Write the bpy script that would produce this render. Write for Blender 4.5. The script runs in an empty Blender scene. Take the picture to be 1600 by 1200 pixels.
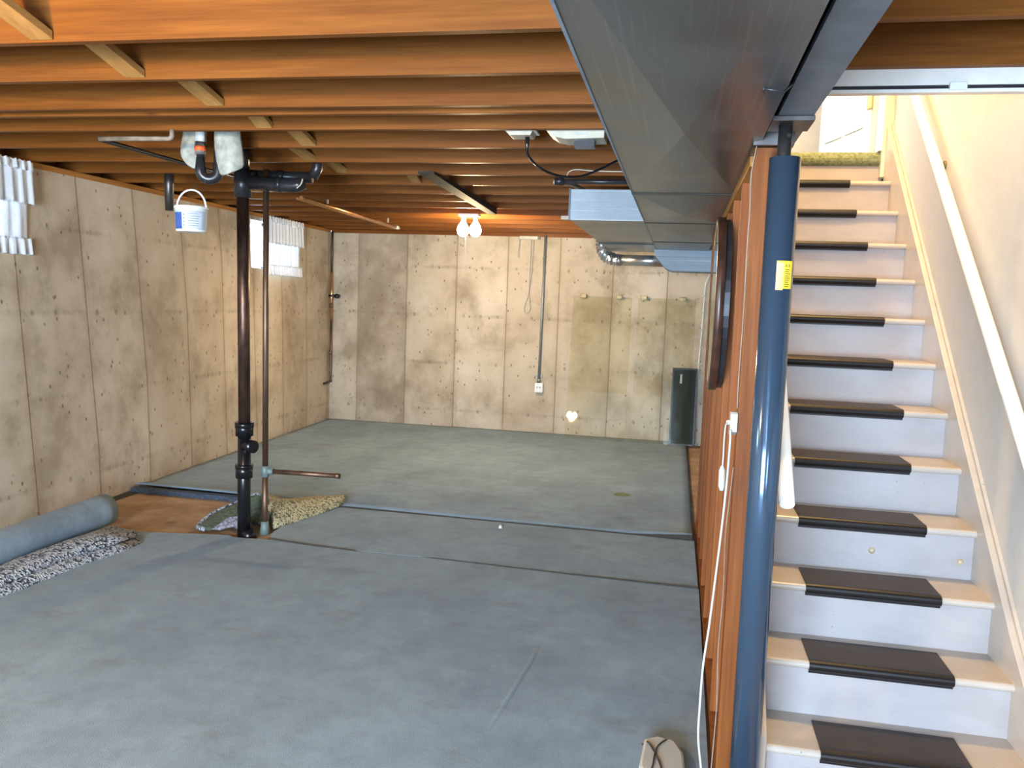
import bpy, bmesh, math, random
from mathutils import Vector, Matrix
random.seed(7)
SC = bpy.context.scene
COL = SC.collection
PI = math.pi

# ------------------------------------------------------------------ camera
_M = ((0.97947551, 0.19820594, 0.03663523),
      (0.05509331, -0.08842664, -0.99455792),
      (-0.19388775, 0.97616348, -0.09753155))
r, d, f = [Vector(v) for v in _M]
cam = bpy.data.cameras.new('camera'); cam.sensor_width = 36; cam.sensor_fit = 'HORIZONTAL'
cam.lens = 1300 * 36 / 1600; cam.clip_start = .02; cam.clip_end = 100
co = bpy.data.objects.new('camera', cam); COL.objects.link(co)
m = Matrix.Identity(4)
for i in range(3):
    m[i][0] = r[i]; m[i][1] = -d[i]; m[i][2] = -f[i]
m[0][3], m[1][3], m[2][3] = 0, 0, 1.6
co.matrix_world = m
SC.camera = co

# ------------------------------------------------------------------ view, world, lights
SC.view_settings.view_transform = 'Standard'; SC.view_settings.look = 'None'
SC.view_settings.exposure = 0.0; SC.view_settings.gamma = 1.0
SC.view_settings.use_curve_mapping = False
try:
    SC.cycles.max_bounces = 10; SC.cycles.diffuse_bounces = 6; SC.cycles.transparent_max_bounces = 16
    SC.cycles.sample_clamp_indirect = 6
    SC.cycles.caustics_reflective = False; SC.cycles.caustics_refractive = False
except Exception: pass
w = bpy.data.worlds.new('daylight'); SC.world = w; w.use_nodes = True
w.node_tree.nodes['Background'].inputs[0].default_value = (.72, .86, 1, 1)
w.node_tree.nodes['Background'].inputs[1].default_value = 9.0

def area(name, loc, rot, sx, sy, power, col):
    l = bpy.data.lights.new(name, 'AREA'); l.shape = 'RECTANGLE'; l.size = sx; l.size_y = sy
    l.energy = power; l.color = col
    o = bpy.data.objects.new(name, l); COL.objects.link(o); o.location = loc; o.rotation_euler = rot
    return o
def point(name, loc, power, col, rad=.04):
    l = bpy.data.lights.new(name, 'POINT'); l.energy = power; l.color = col; l.shadow_soft_size = rad
    o = bpy.data.objects.new(name, l); COL.objects.link(o); o.location = loc
    return o
DAY = (.56, .77, 1.0); WARM = (1.0, .72, .36)
# daylight through the two rear openings (behind the camera) and the two high windows
area('daylight_rear_door', (-1.4, -3.55, 1.3), (PI/2, 0, 0), 2.6, 1.7, 1050, DAY)
area('daylight_rear_window', (2.05, -3.55, 1.35), (PI/2, 0, 0), .9, 1.3, 60, DAY)
area('daylight_window_side', (-4.85, 1.2, 2.1), (0, -PI/2, 0), .8, 1.4, 110, DAY)
area('daylight_window_near', (-4.80, 4.5, 2.1), (0, -PI/2, 0), .8, 1.2, 10, DAY)
area('daylight_window_far', (-4.85, 8.8, 2.1), (0, -PI/2, 0), .9, 2.2, 70, DAY)
# upstairs hall: daylight on the landing, warm lamp over the stairwell
area('daylight_hall', (-.45, 6.6, 3.9), (0, PI/2*1.15, 0), 1.6, 1.6, 300, (.72, .86, 1))
point('stairwell_lamp_light', (.74, 3.9, 4.2), 320, (1, .66, .24), .12)
point('bulb_light_far', (-2.05, 7.95, 2.26), 430, (1, .74, .42), .05)
point('bulb_light_near', (-2.3, 1.0, 2.20), 165, (1, .54, .12), .05)

# ------------------------------------------------------------------ materials
def newmat(name):
    m = bpy.data.materials.new(name); m.use_nodes = True
    nt = m.node_tree; b = nt.nodes['Principled BSDF']
    return m, nt, b
def N(nt, t, **kw):
    n = nt.nodes.new(t)
    for k, v in kw.items():
        if k in n.inputs: n.inputs[k].default_value = v
        else: setattr(n, k, v)
    return n
def math_(nt, op, a, b=None, c=None):
    n = nt.nodes.new('ShaderNodeMath'); n.operation = op
    for i, v in enumerate((a, b, c)):
        if v is None: continue
        if hasattr(v, 'default_value') or hasattr(v, 'links'): nt.links.new(v, n.inputs[i])
        else: n.inputs[i].default_value = v
    return n.outputs[0]
def mixc(nt, fac, a, b, mode='MIX'):
    n = nt.nodes.new('ShaderNodeMix'); n.data_type = 'RGBA'; n.blend_type = mode
    for i, v in ((0, fac), (6, a), (7, b)):
        if hasattr(v, 'links'): nt.links.new(v, n.inputs[i])
        else: n.inputs[i].default_value = v if i == 0 else (v[0], v[1], v[2], 1)
    return n.outputs[2]
def ramp(nt, src, stops):
    n = nt.nodes.new('ShaderNodeValToRGB'); nt.links.new(src, n.inputs[0])
    e = n.color_ramp.elements
    while len(e) < len(stops): e.new(.5)
    for x, (p, c) in zip(e, stops):
        x.position = p; x.color = (c, c, c, 1) if isinstance(c, (int, float)) else (*c, 1)
    return n.outputs[0]
def pos(nt, scale=(1, 1, 1), rnd=0):
    g = nt.nodes.new('ShaderNodeNewGeometry'); mp = nt.nodes.new('ShaderNodeMapping')
    mp.inputs['Scale'].default_value = scale; nt.links.new(g.outputs['Position'], mp.inputs['Vector'])
    if rnd:
        oi = nt.nodes.new('ShaderNodeObjectInfo'); k = math_(nt, 'MULTIPLY', oi.outputs['Random'], rnd)
        c = nt.nodes.new('ShaderNodeCombineXYZ')
        for i in range(3): nt.links.new(k, c.inputs[i])
        nt.links.new(c.outputs[0], mp.inputs['Location'])
    return mp.outputs[0]
def noise(nt, vec, scale, detail=4, rough=.55):
    n = nt.nodes.new('ShaderNodeTexNoise'); nt.links.new(vec, n.inputs['Vector'])
    n.inputs['Scale'].default_value = scale; n.inputs['Detail'].default_value = detail; n.inputs['Roughness'].default_value = rough
    return n.outputs['Fac']
def voro(nt, vec, scale, feat='F1'):
    n = nt.nodes.new('ShaderNodeTexVoronoi'); nt.links.new(vec, n.inputs['Vector']); n.inputs['Scale'].default_value = scale
    n.feature = feat
    return n
def bump(nt, b, h, s, dist=.01):
    n = nt.nodes.new('ShaderNodeBump'); n.inputs['Strength'].default_value = s; n.inputs['Distance'].default_value = dist
    nt.links.new(h, n.inputs['Height']); nt.links.new(n.outputs[0], b.inputs['Normal'])
def setc(nt, b, c): nt.links.new(c, b.inputs['Base Color'])

def plain(name, col, rough=.5, metal=0, var=.12, bumpy=0, spec=None, vs=14):
    m, nt, b = newmat(name)
    n = noise(nt, pos(nt), vs)
    dk = tuple(c * (1 - var * 1.6) for c in col); lt = tuple(min(1, c * (1 + var)) for c in col)
    setc(nt, b, ramp(nt, n, [(.3, dk), (.7, lt)]))
    b.inputs['Roughness'].default_value = rough; b.inputs['Metallic'].default_value = metal
    if spec is not None: b.inputs['Specular IOR Level'].default_value = spec
    if bumpy: bump(nt, b, noise(nt, pos(nt), 90), bumpy, .003)
    return m

def wood(name, light, dark, axis=0, knots=True, rough=.5):
    m, nt, b = newmat(name)
    sc = [6, 6, 6]; sc[axis] = .35
    g = noise(nt, pos(nt, sc, 37), 4, 8, .6)
    sc2 = [60, 60, 60]; sc2[axis] = 1.2
    g2 = noise(nt, pos(nt, sc2, 37), 2, 3, .5)
    g3 = math_(nt, 'ADD', math_(nt, 'MULTIPLY', g, .75), math_(nt, 'MULTIPLY', g2, .25))
    c = ramp(nt, g3, [(.36, dark), (.52, tuple((a + b_) / 2 for a, b_ in zip(light, dark))), (.64, light)])
    big = noise(nt, pos(nt, (1, 1, 1), 91), 1.1, 2)
    c = mixc(nt, ramp(nt, big, [(.4, 0.0), (.7, .35)]), c, dark)
    oi = nt.nodes.new('ShaderNodeObjectInfo')
    c = mixc(nt, math_(nt, 'MULTIPLY', oi.outputs['Random'], .45 if axis == 2 else .2), c, tuple(x * .55 for x in dark))
    if knots:
        sk = [1, 1, 1]; sk[axis] = .45
        v = voro(nt, pos(nt, sk, 53), 3.1)
        k = ramp(nt, v.outputs['Distance'], [(.03, 1.0), (.075, 0.0)])
        c = mixc(nt, math_(nt, 'MULTIPLY', k, .8), c, tuple(x * .25 for x in dark))
    setc(nt, b, c); b.inputs['Roughness'].default_value = rough; b.inputs['Specular IOR Level'].default_value = .12
    bump(nt, b, g2, .15, .003)
    return m

JOIST = wood('joist_wood', (.27, .094, .016), (.145, .045, .008), 0)
JOISTY = wood('plate_wood', (.58, .27, .075), (.33, .13, .03), 1, False)
STUD = wood('stud_wood', (.34, .115, .028), (.17, .047, .012), 2)
BLOCK = wood('blocking_wood', (.46, .25, .08), (.30, .15, .045), 1, False)
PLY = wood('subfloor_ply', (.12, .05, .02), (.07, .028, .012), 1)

def concrete_wall(name, axis, off, extra=None):
    m, nt, b = newmat(name)
    P = pos(nt); s = nt.nodes.new('ShaderNodeSeparateXYZ'); nt.links.new(P, s.inputs[0])
    u = s.outputs[axis]; z = s.outputs[2]
    pu = math_(nt, 'DIVIDE', math_(nt, 'SUBTRACT', u, off), .645)
    fr = math_(nt, 'FRACT', pu)
    dist = math_(nt, 'MINIMUM', fr, math_(nt, 'SUBTRACT', 1.0, fr))
    wob = math_(nt, 'MULTIPLY', math_(nt, 'SUBTRACT', noise(nt, P, 9), .5), .012)
    seam = ramp(nt, math_(nt, 'ADD', dist, wob), [(.004, 1.0), (.014, 0.0)])
    halo = ramp(nt, dist, [(.0, 1.0), (.10, 0.0)])
    wn = nt.nodes.new('ShaderNodeTexWhiteNoise'); wn.noise_dimensions = '1D'
    nt.links.new(math_(nt, 'FLOOR', pu), wn.inputs['W'])
    c = ramp(nt, noise(nt, P, 1.7, 6, .62), [(.34, (.37, .30, .215)), (.5, (.555, .47, .36)), (.66, (.65, .57, .46))])
    c = mixc(nt, math_(nt, 'MULTIPLY', wn.outputs[0], .34), c, (.34, .26, .165))
    # grey-brown stain clouds
    st = ramp(nt, noise(nt, pos(nt, (1, 1, .7)), 1.15, 7, .7), [(.52, 0.0), (.68, 1.0)])
    c = mixc(nt, math_(nt, 'MULTIPLY', st, .62), c, (.21, .155, .10))
    c = mixc(nt, math_(nt, 'MULTIPLY', halo, .16), c, (.22, .14, .08))
    # horizontal pour/tie rows
    zz = math_(nt, 'DIVIDE', math_(nt, 'SUBTRACT', z, .22), .595)
    fz = math_(nt, 'FRACT', zz); dz = math_(nt, 'MINIMUM', fz, math_(nt, 'SUBTRACT', 1.0, fz))
    pt = math_(nt, 'FRACT', math_(nt, 'MULTIPLY', pu, 3.0)); dp = math_(nt, 'ABSOLUTE', math_(nt, 'SUBTRACT', pt, .5))
    tie = math_(nt, 'MULTIPLY', ramp(nt, dz, [(.012, 1.0), (.05, 0.0)]), ramp(nt, dp, [(.03, 1.0), (.10, 0.0)]))
    tie = math_(nt, 'MULTIPLY', tie, ramp(nt, noise(nt, P, 8, 5, .8), [(.42, 0.0), (.56, 1.0)]))
    c = mixc(nt, math_(nt, 'MULTIPLY', tie, .5), c, (.09, .055, .03))
    band = math_(nt, 'MULTIPLY', ramp(nt, dz, [(.0, 1.0), (.05, 0.0)]), ramp(nt, noise(nt, P, 1.9, 5, .7), [(.48, 0.0), (.66, 1.0)]))
    c = mixc(nt, math_(nt, 'MULTIPLY', band, .35), c, (.13, .085, .05))
    # pits
    v = voro(nt, pos(nt, (1, 1, .7)), 13)
    vm = voro(nt, pos(nt), 13)
    pit = math_(nt, 'MULTIPLY', ramp(nt, v.outputs['Distance'], [(.09, 1.0), (.16, 0.0)]), ramp(nt, noise(nt, P, 3, 3), [(.42, 0.0), (.5, 1.0)]))
    c = mixc(nt, math_(nt, 'MULTIPLY', pit, .75), c, (.16, .095, .05))
    c = mixc(nt, math_(nt, 'MULTIPLY', seam, .62), c, (.17, .10, .055))
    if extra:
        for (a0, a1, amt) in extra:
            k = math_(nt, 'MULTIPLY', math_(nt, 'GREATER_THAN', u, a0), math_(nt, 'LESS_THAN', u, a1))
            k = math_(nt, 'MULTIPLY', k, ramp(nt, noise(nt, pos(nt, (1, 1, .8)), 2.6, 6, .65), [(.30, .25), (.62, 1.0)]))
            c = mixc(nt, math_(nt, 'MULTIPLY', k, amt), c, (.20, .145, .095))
    setc(nt, b, c); b.inputs['Roughness'].default_value = .8; b.inputs['Specular IOR Level'].default_value = .3
    h = math_(nt, 'SUBTRACT', math_(nt, 'MULTIPLY', noise(nt, P, 30, 5), .25), math_(nt, 'ADD', math_(nt, 'MULTIPLY', seam, .8), pit))
    bump(nt, b, h, .35, .006)
    return m
CONC_L = concrete_wall('concrete_side_wall', 1, 4.83)
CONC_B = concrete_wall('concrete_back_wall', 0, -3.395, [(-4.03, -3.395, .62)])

def carpet(name, base, alt):
    m, nt, b = newmat(name); P = pos(nt)
    fine = noise(nt, P, 260, 3, .7)
    c = ramp(nt, noise(nt, pos(nt, (1, .8, 1)), 1.6, 6, .62), [(.33, alt), (.62, base)])
    c = mixc(nt, math_(nt, 'MULTIPLY', ramp(nt, fine, [(.35, 1.0), (.6, 0.0)]), .35), c, tuple(x * .55 for x in base))
    c = mixc(nt, ramp(nt, noise(nt, P, 7.5, 8, .7), [(.38, .30), (.6, 0.0)]), c, tuple(x * .6 for x in alt))
    st = ramp(nt, noise(nt, pos(nt, (1, 2.2, 1)), 2.3, 6, .7), [(.57, 0.0), (.72, 1.0)])
    c = mixc(nt, math_(nt, 'MULTIPLY', st, .4), c, (.14, .13, .09))
    setc(nt, b, c); b.inputs['Roughness'].default_value = .95; b.inputs['Specular IOR Level'].default_value = .1
    b.inputs['Sheen Weight'].default_value = .15
    bump(nt, b, fine, .7, .004)
    return m
CARPET = carpet('carpet_blue_grey', (.30, .40, .485), (.205, .28, .35))

def speckle(name, a, b_, c_):
    m, nt, b = newmat(name); P = pos(nt)
    v = voro(nt, P, 85); s = nt.nodes.new('ShaderNodeSeparateColor'); nt.links.new(v.outputs['Color'], s.inputs[0])
    c = ramp(nt, s.outputs[0], [(.18, c_), (.32, b_), (.55, a), (1, tuple(min(1, x * 1.25) for x in a))])
    setc(nt, b, c); b.inputs['Roughness'].default_value = .9
    bump(nt, b, v.outputs['Distance'], 1, .01)
    return m
PAD = speckle('carpet_pad', (.46, .49, .53), (.30, .33, .37), (.04, .05, .08))
PADY = speckle('carpet_pad_cream', (.58, .50, .30), (.42, .36, .20), (.12, .13, .09))

def slab_mat():
    m, nt, b = newmat('floor_slab'); P = pos(nt)
    c = ramp(nt, noise(nt, P, 3.2, 6, .65), [(.34, (.30, .18, .10)), (.58, (.48, .31, .19)), (.74, (.56, .43, .31))])
    v = voro(nt, P, 2.1); c = mixc(nt, ramp(nt, v.outputs['Distance'], [(.05, .6), (.12, 0.0)]), c, (.16, .08, .035))
    setc(nt, b, c); b.inputs['Roughness'].default_value = .75
    return m
SLAB = slab_mat()

def galv(name, col, rough, brushed=None, metal=.85):
    m, nt, b = newmat(name)
    v = voro(nt, pos(nt), 70); s = nt.nodes.new('ShaderNodeSeparateColor'); nt.links.new(v.outputs['Color'], s.inputs[0])
    n1 = noise(nt, pos(nt), 2.5, 5)
    lt = tuple(min(1, x * 1.2) for x in col); dk = tuple(x * .72 for x in col)
    c = ramp(nt, math_(nt, 'ADD', math_(nt, 'MULTIPLY', n1, .94), math_(nt, 'MULTIPLY', s.outputs[0], .06)), [(.3, dk), (.72, lt)])
    h = s.outputs[0]
    if brushed is not None:
        sc = [90, 90, 90]; sc[brushed] = .8
        br = noise(nt, pos(nt, sc), 1.5, 3)
        c = mixc(nt, math_(nt, 'MULTIPLY', ramp(nt, br, [(.56, 0.0), (.75, 1.0)]), .5), c, tuple(min(1, x * 1.7) for x in col))
        h = br
    setc(nt, b, c); b.inputs['Metallic'].default_value = metal
    nt.links.new(ramp(nt, n1, [(.3, rough * .8), (.7, min(1, rough * 1.3))]), b.inputs['Roughness'])
    bump(nt, b, h, .03, .001)
    return m
DUCT = galv('duct_steel', (.215, .225, .222), .34, 1, .8)
DUCTL = galv('duct_steel_light', (.26, .30, .34), .6, 0, .35)
FOIL = plain('foil', (.7, .7, .7), .22, .95, .1, .6)
ROUND = galv('round_duct', (.62, .63, .64), .25, 0, .9)
BEAMM = plain('beam_paint', (.15, .18, .21), .45, .2, .12)
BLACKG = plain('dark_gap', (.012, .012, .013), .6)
COLM = plain('column_paint', (.055, .088, .135), .13, .45, .02)
STEELD = plain('dark_steel', (.11, .10, .095), .38, .8, .25)
BLACKP = plain('black_plastic', (.008, .008, .010), .25, 0, .1)
BLACKM = plain('black_pipe', (.028, .027, .030), .3, .2, .2)
def copperish(name, a, b_, rough):
    m, nt, b = newmat(name)
    c = ramp(nt, noise(nt, pos(nt, (6, 6, 1.4)), 3, 6, .7), [(.35, a), (.65, b_)])
    setc(nt, b, c); b.inputs['Metallic'].default_value = .85; b.inputs['Roughness'].default_value = rough
    return m
STACK = copperish('aged_copper', (.055, .032, .025), (.20, .115, .08), .42)
COPPER = copperish('copper_dull', (.15, .09, .06), (.28, .17, .11), .5)
COPB = copperish('copper_bright', (.62, .30, .12), (.80, .42, .18), .3)
SOLDER = plain('verdigris', (.20, .27, .25), .6, .3)
WHITEP = plain('white_plastic', (.78, .78, .74), .35, 0, .05)
CORDM = plain('cord_plastic', (.50, .48, .43), .5, 0, .05)
CABLEM = plain('cable_sheath', (.30, .25, .20), .6, 0, .2)
CREAM = plain('cream_plastic', (.48, .45, .35), .45, 0, .08)
WPAINT = plain('white_paint', (.80, .75, .69), .35, 0, .05)
def stair_paint(name, base):
    m, nt, b = newmat(name); P = pos(nt)
    c = ramp(nt, noise(nt, pos(nt, (1, 2, 2)), 5, 5), [(.35, tuple(x * .90 for x in base)), (.6, base)])
    v = voro(nt, pos(nt, (1, 1, 1)), 4.3)
    ring = ramp(nt, v.outputs['Distance'], [(.02, .2), (.055, .2), (.075, .42), (.11, 0.0)])
    c = mixc(nt, math_(nt, 'MULTIPLY', ring, .55), c, (.42, .30, .20))
    v2 = voro(nt, pos(nt, (1, 1, 1)), 31)
    ch = math_(nt, 'MULTIPLY', ramp(nt, v2.outputs['Distance'], [(.07, 1.0), (.11, 0.0)]), ramp(nt, noise(nt, P, 4), [(.58, 0.0), (.64, 1.0)]))
    c = mixc(nt, math_(nt, 'MULTIPLY', ch, .7), c, (.22, .14, .10))
    setc(nt, b, c); b.inputs['Roughness'].default_value = .30
    return m
TREADM = stair_paint('stair_tread_paint', (.47, .40, .335))
RISERM = stair_paint('stair_riser_paint', (.39, .35, .345))
SKIRTM = stair_paint('skirt_paint', (.50, .42, .345))
DRYW = plain('drywall_paint', (.58, .535, .48), .6, 0, .03)
MAT_ = plain('rubber_mat', (.034, .024, .021), .5, 0, .12, .3, .3)
MATD = plain('rubber_lip', (.012, .009, .009), .4, 0, .1, 0, .3)
RAILM = plain('rail_paint', (.86, .80, .68), .3, 0, .03)
RAILW = plain('rail_white', (.90, .92, .92), .35, 0, .03)
GREENC = plain('landing_carpet', (.20, .23, .13), .95, 0, .3, .8, vs=60)
DOORM = plain('door_paint', (.88, .90, .92), .4, 0, .02)
BRASS = plain('brass', (.80, .55, .13), .3, .7, .1)
BRASSD = plain('brass_dull', (.20, .14, .055), .4, .6, .4)
GREYC = plain('grey_conduit', (.29, .30, .29), .45, .5, .1)
CLOTH = plain('insulation_wrap', (.40, .40, .34), .85, 0, .22, .8, vs=22)
ORANGE = plain('orange_band', (.80, .13, .03), .5)
CHROME = plain('clamp_steel', (.65, .60, .55), .25, .9)
BLUEL = plain('label_blue', (.04, .10, .36), .5)
GREYL = plain('label_grey', (.48, .54, .62), .5)
TEXTG = plain('label_text', (.16, .19, .25), .6)
TEXTD = plain('label_ink', (.06, .05, .03), .6)
YELLOW = plain('label_yellow', (.85, .58, .03), .5, 0, .1)
YELO = plain('label_orange', (.85, .42, .16), .5, 0, .1)
FRAMEW = plain('mirror_frame_wood', (.055, .022, .013), .35, 0, .3)
DRAING = plain('drain_green', (.14, .20, .08), .55)
SCREEND = plain('dark_panel', (.016, .020, .013), .5, 0, .1, 0, .15)
SCREENF = plain('dark_panel_frame', (.012, .012, .011), .4)
HARDB = plain('joint_and_shade_dark', (.05, .04, .03), .9)  # duct cleats, wall-edge strip, and shade painted into the carpet seams
GALVD = plain('duct_dark', (.045, .04, .034), .7, 0, .2, 0, .1)

def mirror_mat():
    m, nt, b = newmat('mirror_glass'); b.inputs['Metallic'].default_value = 1; b.inputs['Roughness'].default_value = .04
    b.inputs['Base Color'].default_value = (.75, .78, .70, 1); return m
MIRROR = mirror_mat()
def thin_glass(name, tint, ior=1.5):
    m, nt, b = newmat(name); nt.nodes.remove(b)
    t = nt.nodes.new('ShaderNodeBsdfTransparent'); t.inputs[0].default_value = (*tint, 1)
    g = nt.nodes.new('ShaderNodeBsdfGlossy'); g.inputs['Roughness'].default_value = .02
    lw = nt.nodes.new('ShaderNodeLayerWeight'); lw.inputs[0].default_value = .5
    fac = math_(nt, 'ADD', math_(nt, 'MULTIPLY', math_(nt, 'POWER', lw.outputs['Facing'], 4.0), .5), .018)
    mx = nt.nodes.new('ShaderNodeMixShader'); o = nt.nodes['Material Output']
    nt.links.new(fac, mx.inputs[0]); nt.links.new(t.outputs[0], mx.inputs[1]); nt.links.new(g.outputs[0], mx.inputs[2])
    nt.links.new(mx.outputs[0], o.inputs[0]); return m
GLASS = thin_glass('pane_glass', (.965, .965, .925))
WGLASS = thin_glass('window_glass', (.95, .97, .98))
def curtain_mat():
    m, nt, b = newmat('curtain_cloth'); nt.nodes.remove(b); o = nt.nodes['Material Output']
    dn = nt.nodes.new('ShaderNodeBsdfDiffuse'); tn = nt.nodes.new('ShaderNodeBsdfTranslucent')
    n = noise(nt, pos(nt, (1, 1, 1)), 40, 3); c = ramp(nt, n, [(.3, (.80, .84, .90)), (.7, (.90, .92, .95))])
    nt.links.new(c, dn.inputs[0]); nt.links.new(c, tn.inputs[0])
    mx = nt.nodes.new('ShaderNodeMixShader'); mx.inputs[0].default_value = .22
    nt.links.new(dn.outputs[0], mx.inputs[1]); nt.links.new(tn.outputs[0], mx.inputs[2]); nt.links.new(mx.outputs[0], o.inputs[0])
    return m
CURT = curtain_mat()
def emit(name, col, s):
    m, nt, b = newmat(name); b.inputs['Emission Color'].default_value = (*col, 1); b.inputs['Emission Strength'].default_value = s
    b.inputs['Base Color'].default_value = (*col, 1); return m
BULBM = emit('lit_bulb', (1, .86, .60), 120)

# ------------------------------------------------------------------ mesh helpers
class MB:
    def __init__(s): s.v = []; s.f = []; s.smooth = []
    def add(s, vs, fs, smooth=False):
        o = len(s.v); s.v += [tuple(v) for v in vs]
        s.f += [tuple(i + o for i in q) for q in fs]; s.smooth += [smooth] * len(fs); return s
    def box(s, x0, x1, y0, y1, z0, z1):
        vs = [(x, y, z) for z in (z0, z1) for y in (y0, y1) for x in (x0, x1)]
        return s.add(vs, [(0, 2, 3, 1), (4, 5, 7, 6), (0, 1, 5, 4), (2, 6, 7, 3), (0, 4, 6, 2), (1, 3, 7, 5)])
    def hexa(s, b, t):   # 4 bottom points ccw, 4 top points
        return s.add(list(b) + list(t), [(3, 2, 1, 0), (4, 5, 6, 7), (0, 1, 5, 4), (1, 2, 6, 5), (2, 3, 7, 6), (3, 0, 4, 7)])
    def tube(s, pts, rad, n=16, caps=True, smooth=True):
        pts = [Vector(p) for p in pts]
        rads = rad if isinstance(rad, (list, tuple)) else [rad] * len(pts)
        vs = []; fs = []
        t0 = (pts[1] - pts[0]).normalized()
        up = Vector((0, 0, 1)) if abs(t0.z) < .9 else Vector((1, 0, 0))
        a = t0.cross(up).normalized()
        for i, p in enumerate(pts):
            if i == 0: t = pts[1] - p
            elif i == len(pts) - 1: t = p - pts[i - 1]
            else: t = (pts[i + 1] - p).normalized() + (p - pts[i - 1]).normalized()
            t.normalize(); a = (a - t * a.dot(t)).normalized(); b = t.cross(a)
            for k in range(n):
                an = 2 * PI * k / n; vs.append(p + (a * math.cos(an) + b * math.sin(an)) * rads[i])
        for i in range(len(pts) - 1):
            for k in range(n):
                k2 = (k + 1) % n; fs.append((i * n + k, i * n + k2, (i + 1) * n + k2, (i + 1) * n + k))
        s.add(vs, fs, smooth)
        if caps:
            e = (len(pts) - 1) * n
            s.add(vs[:n], [tuple(range(n - 1, -1, -1))]); s.add(vs[e:], [tuple(range(n))])
        return s
    def hollow(s, p0, p1, ro, ri, n=24):   # open ended pipe
        p0, p1 = Vector(p0), Vector(p1)
        s.tube([p0, p1], ro, n, False); s.tube([p1, p0], ri, n, False)
        for p, q in ((p0, p1), (p1, p0)):
            t = (q - p).normalized(); up = Vector((0, 0, 1)) if abs(t.z) < .9 else Vector((1, 0, 0))
            a = t.cross(up).normalized(); b = t.cross(a)
            vs = [p + (a * math.cos(2*PI*k/n) + b * math.sin(2*PI*k/n)) * R for R in (ro, ri) for k in range(n)]
            s.add(vs, [(k, n + k, n + (k + 1) % n, (k + 1) % n) for k in range(n)])
        return s
    def prism(s, poly, axis, a0, a1):   # polygon in the two other axes, extruded along axis
        def P(u, v, a):
            return {0: (a, u, v), 1: (u, a, v), 2: (u, v, a)}[axis]
        n = len(poly); vs = [P(u, v, a0) for u, v in poly] + [P(u, v, a1) for u, v in poly]
        return s.add(vs, [tuple(range(n)), tuple(range(2 * n - 1, n - 1, -1))] + [(i, (i + 1) % n + 0, (i + 1) % n + n, i + n) for i in range(n)])
    def grid(s, rows, smooth=True):
        nr, nc = len(rows), len(rows[0]); vs = [p for r_ in rows for p in r_]
        return s.add(vs, [(i * nc + j, i * nc + j + 1, (i + 1) * nc + j + 1, (i + 1) * nc + j) for i in range(nr - 1) for j in range(nc - 1)], smooth)
    def lathe(s, c, prof, n=24, axis=2):
        vs = []
        for rr, h in prof:
            for k in range(n):
                an = 2 * PI * k / n; u, v = rr * math.cos(an), rr * math.sin(an)
                q = {2: (u, v, h), 1: (u, h, v), 0: (h, u, v)}[axis]; vs.append((c[0] + q[0], c[1] + q[1], c[2] + q[2]))
        fs = [(i * n + k, i * n + (k + 1) % n, (i + 1) * n + (k + 1) % n, (i + 1) * n + k) for i in range(len(prof) - 1) for k in range(n)]
        s.add(vs, fs, True)
        m_ = len(prof) - 1
        s.add(vs[:n], [tuple(range(n - 1, -1, -1))]); s.add(vs[m_ * n:], [tuple(range(n))]); return s
    def build(s, name, mat, parent=None, bevel=0, solid=0, sub=0):
        me = bpy.data.meshes.new(name)
        if parent is not None: o0 = parent['_o']
        else:
            xs, ys, zs = zip(*s.v); o0 = ((min(xs) + max(xs)) / 2, (min(ys) + max(ys)) / 2, min(zs))
        o0 = tuple(o0)
        me.from_pydata([(a - o0[0], b - o0[1], c - o0[2]) for a, b, c in s.v], [], s.f)
        bm = bmesh.new(); bm.from_mesh(me)
        for fc, sm in zip(bm.faces, s.smooth): fc.smooth = sm
        bmesh.ops.remove_doubles(bm, verts=bm.verts, dist=1e-5)
        if not solid: bmesh.ops.recalc_face_normals(bm, faces=bm.faces)
        bm.to_mesh(me); bm.free()
        me.materials.append(mat)
        o = bpy.data.objects.new(name, me); COL.objects.link(o); o['_o'] = o0
        if parent is not None: o.parent = parent
        else: o.location = o0
        if solid:
            md = o.modifiers.new('thickness', 'SOLIDIFY'); md.thickness = solid; md.offset = 0
        if sub:
            md = o.modifiers.new('smooth', 'SUBSURF'); md.levels = sub; md.render_levels = sub
        if bevel:
            md = o.modifiers.new('bevel', 'BEVEL'); md.width = bevel; md.segments = 2; md.limit_method = 'ANGLE'; md.angle_limit = math.radians(40)
        return o
def thing(name, loc, label, cat, group=None):
    o = bpy.data.objects.new(name, None); COL.objects.link(o); o.location = loc; o['_o'] = tuple(loc); o.empty_display_size = .1
    return tag(o, label, cat, group)
def tag(o, label, cat, group=None, kind=None):
    o['label'] = label; o['category'] = cat
    if group: o['group'] = group
    if kind: o['kind'] = kind
    return o
def struct(o, label=None):
    o['kind'] = 'structure'
    if label: o['label'] = label
    return o
def arc(c, R, a0, a1, n, u, v):
    c, u, v = Vector(c), Vector(u), Vector(v)
    return [c + u * R * math.cos(a0 + (a1 - a0) * i / n) + v * R * math.sin(a0 + (a1 - a0) * i / n) for i in range(n + 1)]
def smooth_path(pts, n=8):
    P = [Vector(p) for p in pts]; P = [P[0] * 2 - P[1]] + P + [P[-1] * 2 - P[-2]]; out = []
    for i in range(1, len(P) - 2):
        for k in range(n):
            t = k / n; a, b, c, d_ = P[i - 1], P[i], P[i + 1], P[i + 2]
            out.append(.5 * ((2 * b) + (c - a) * t + (2 * a - 5 * b + 4 * c - d_) * t * t + (3 * b - a - 3 * c + d_) * t ** 3))
    out.append(P[-2]); return out

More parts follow.
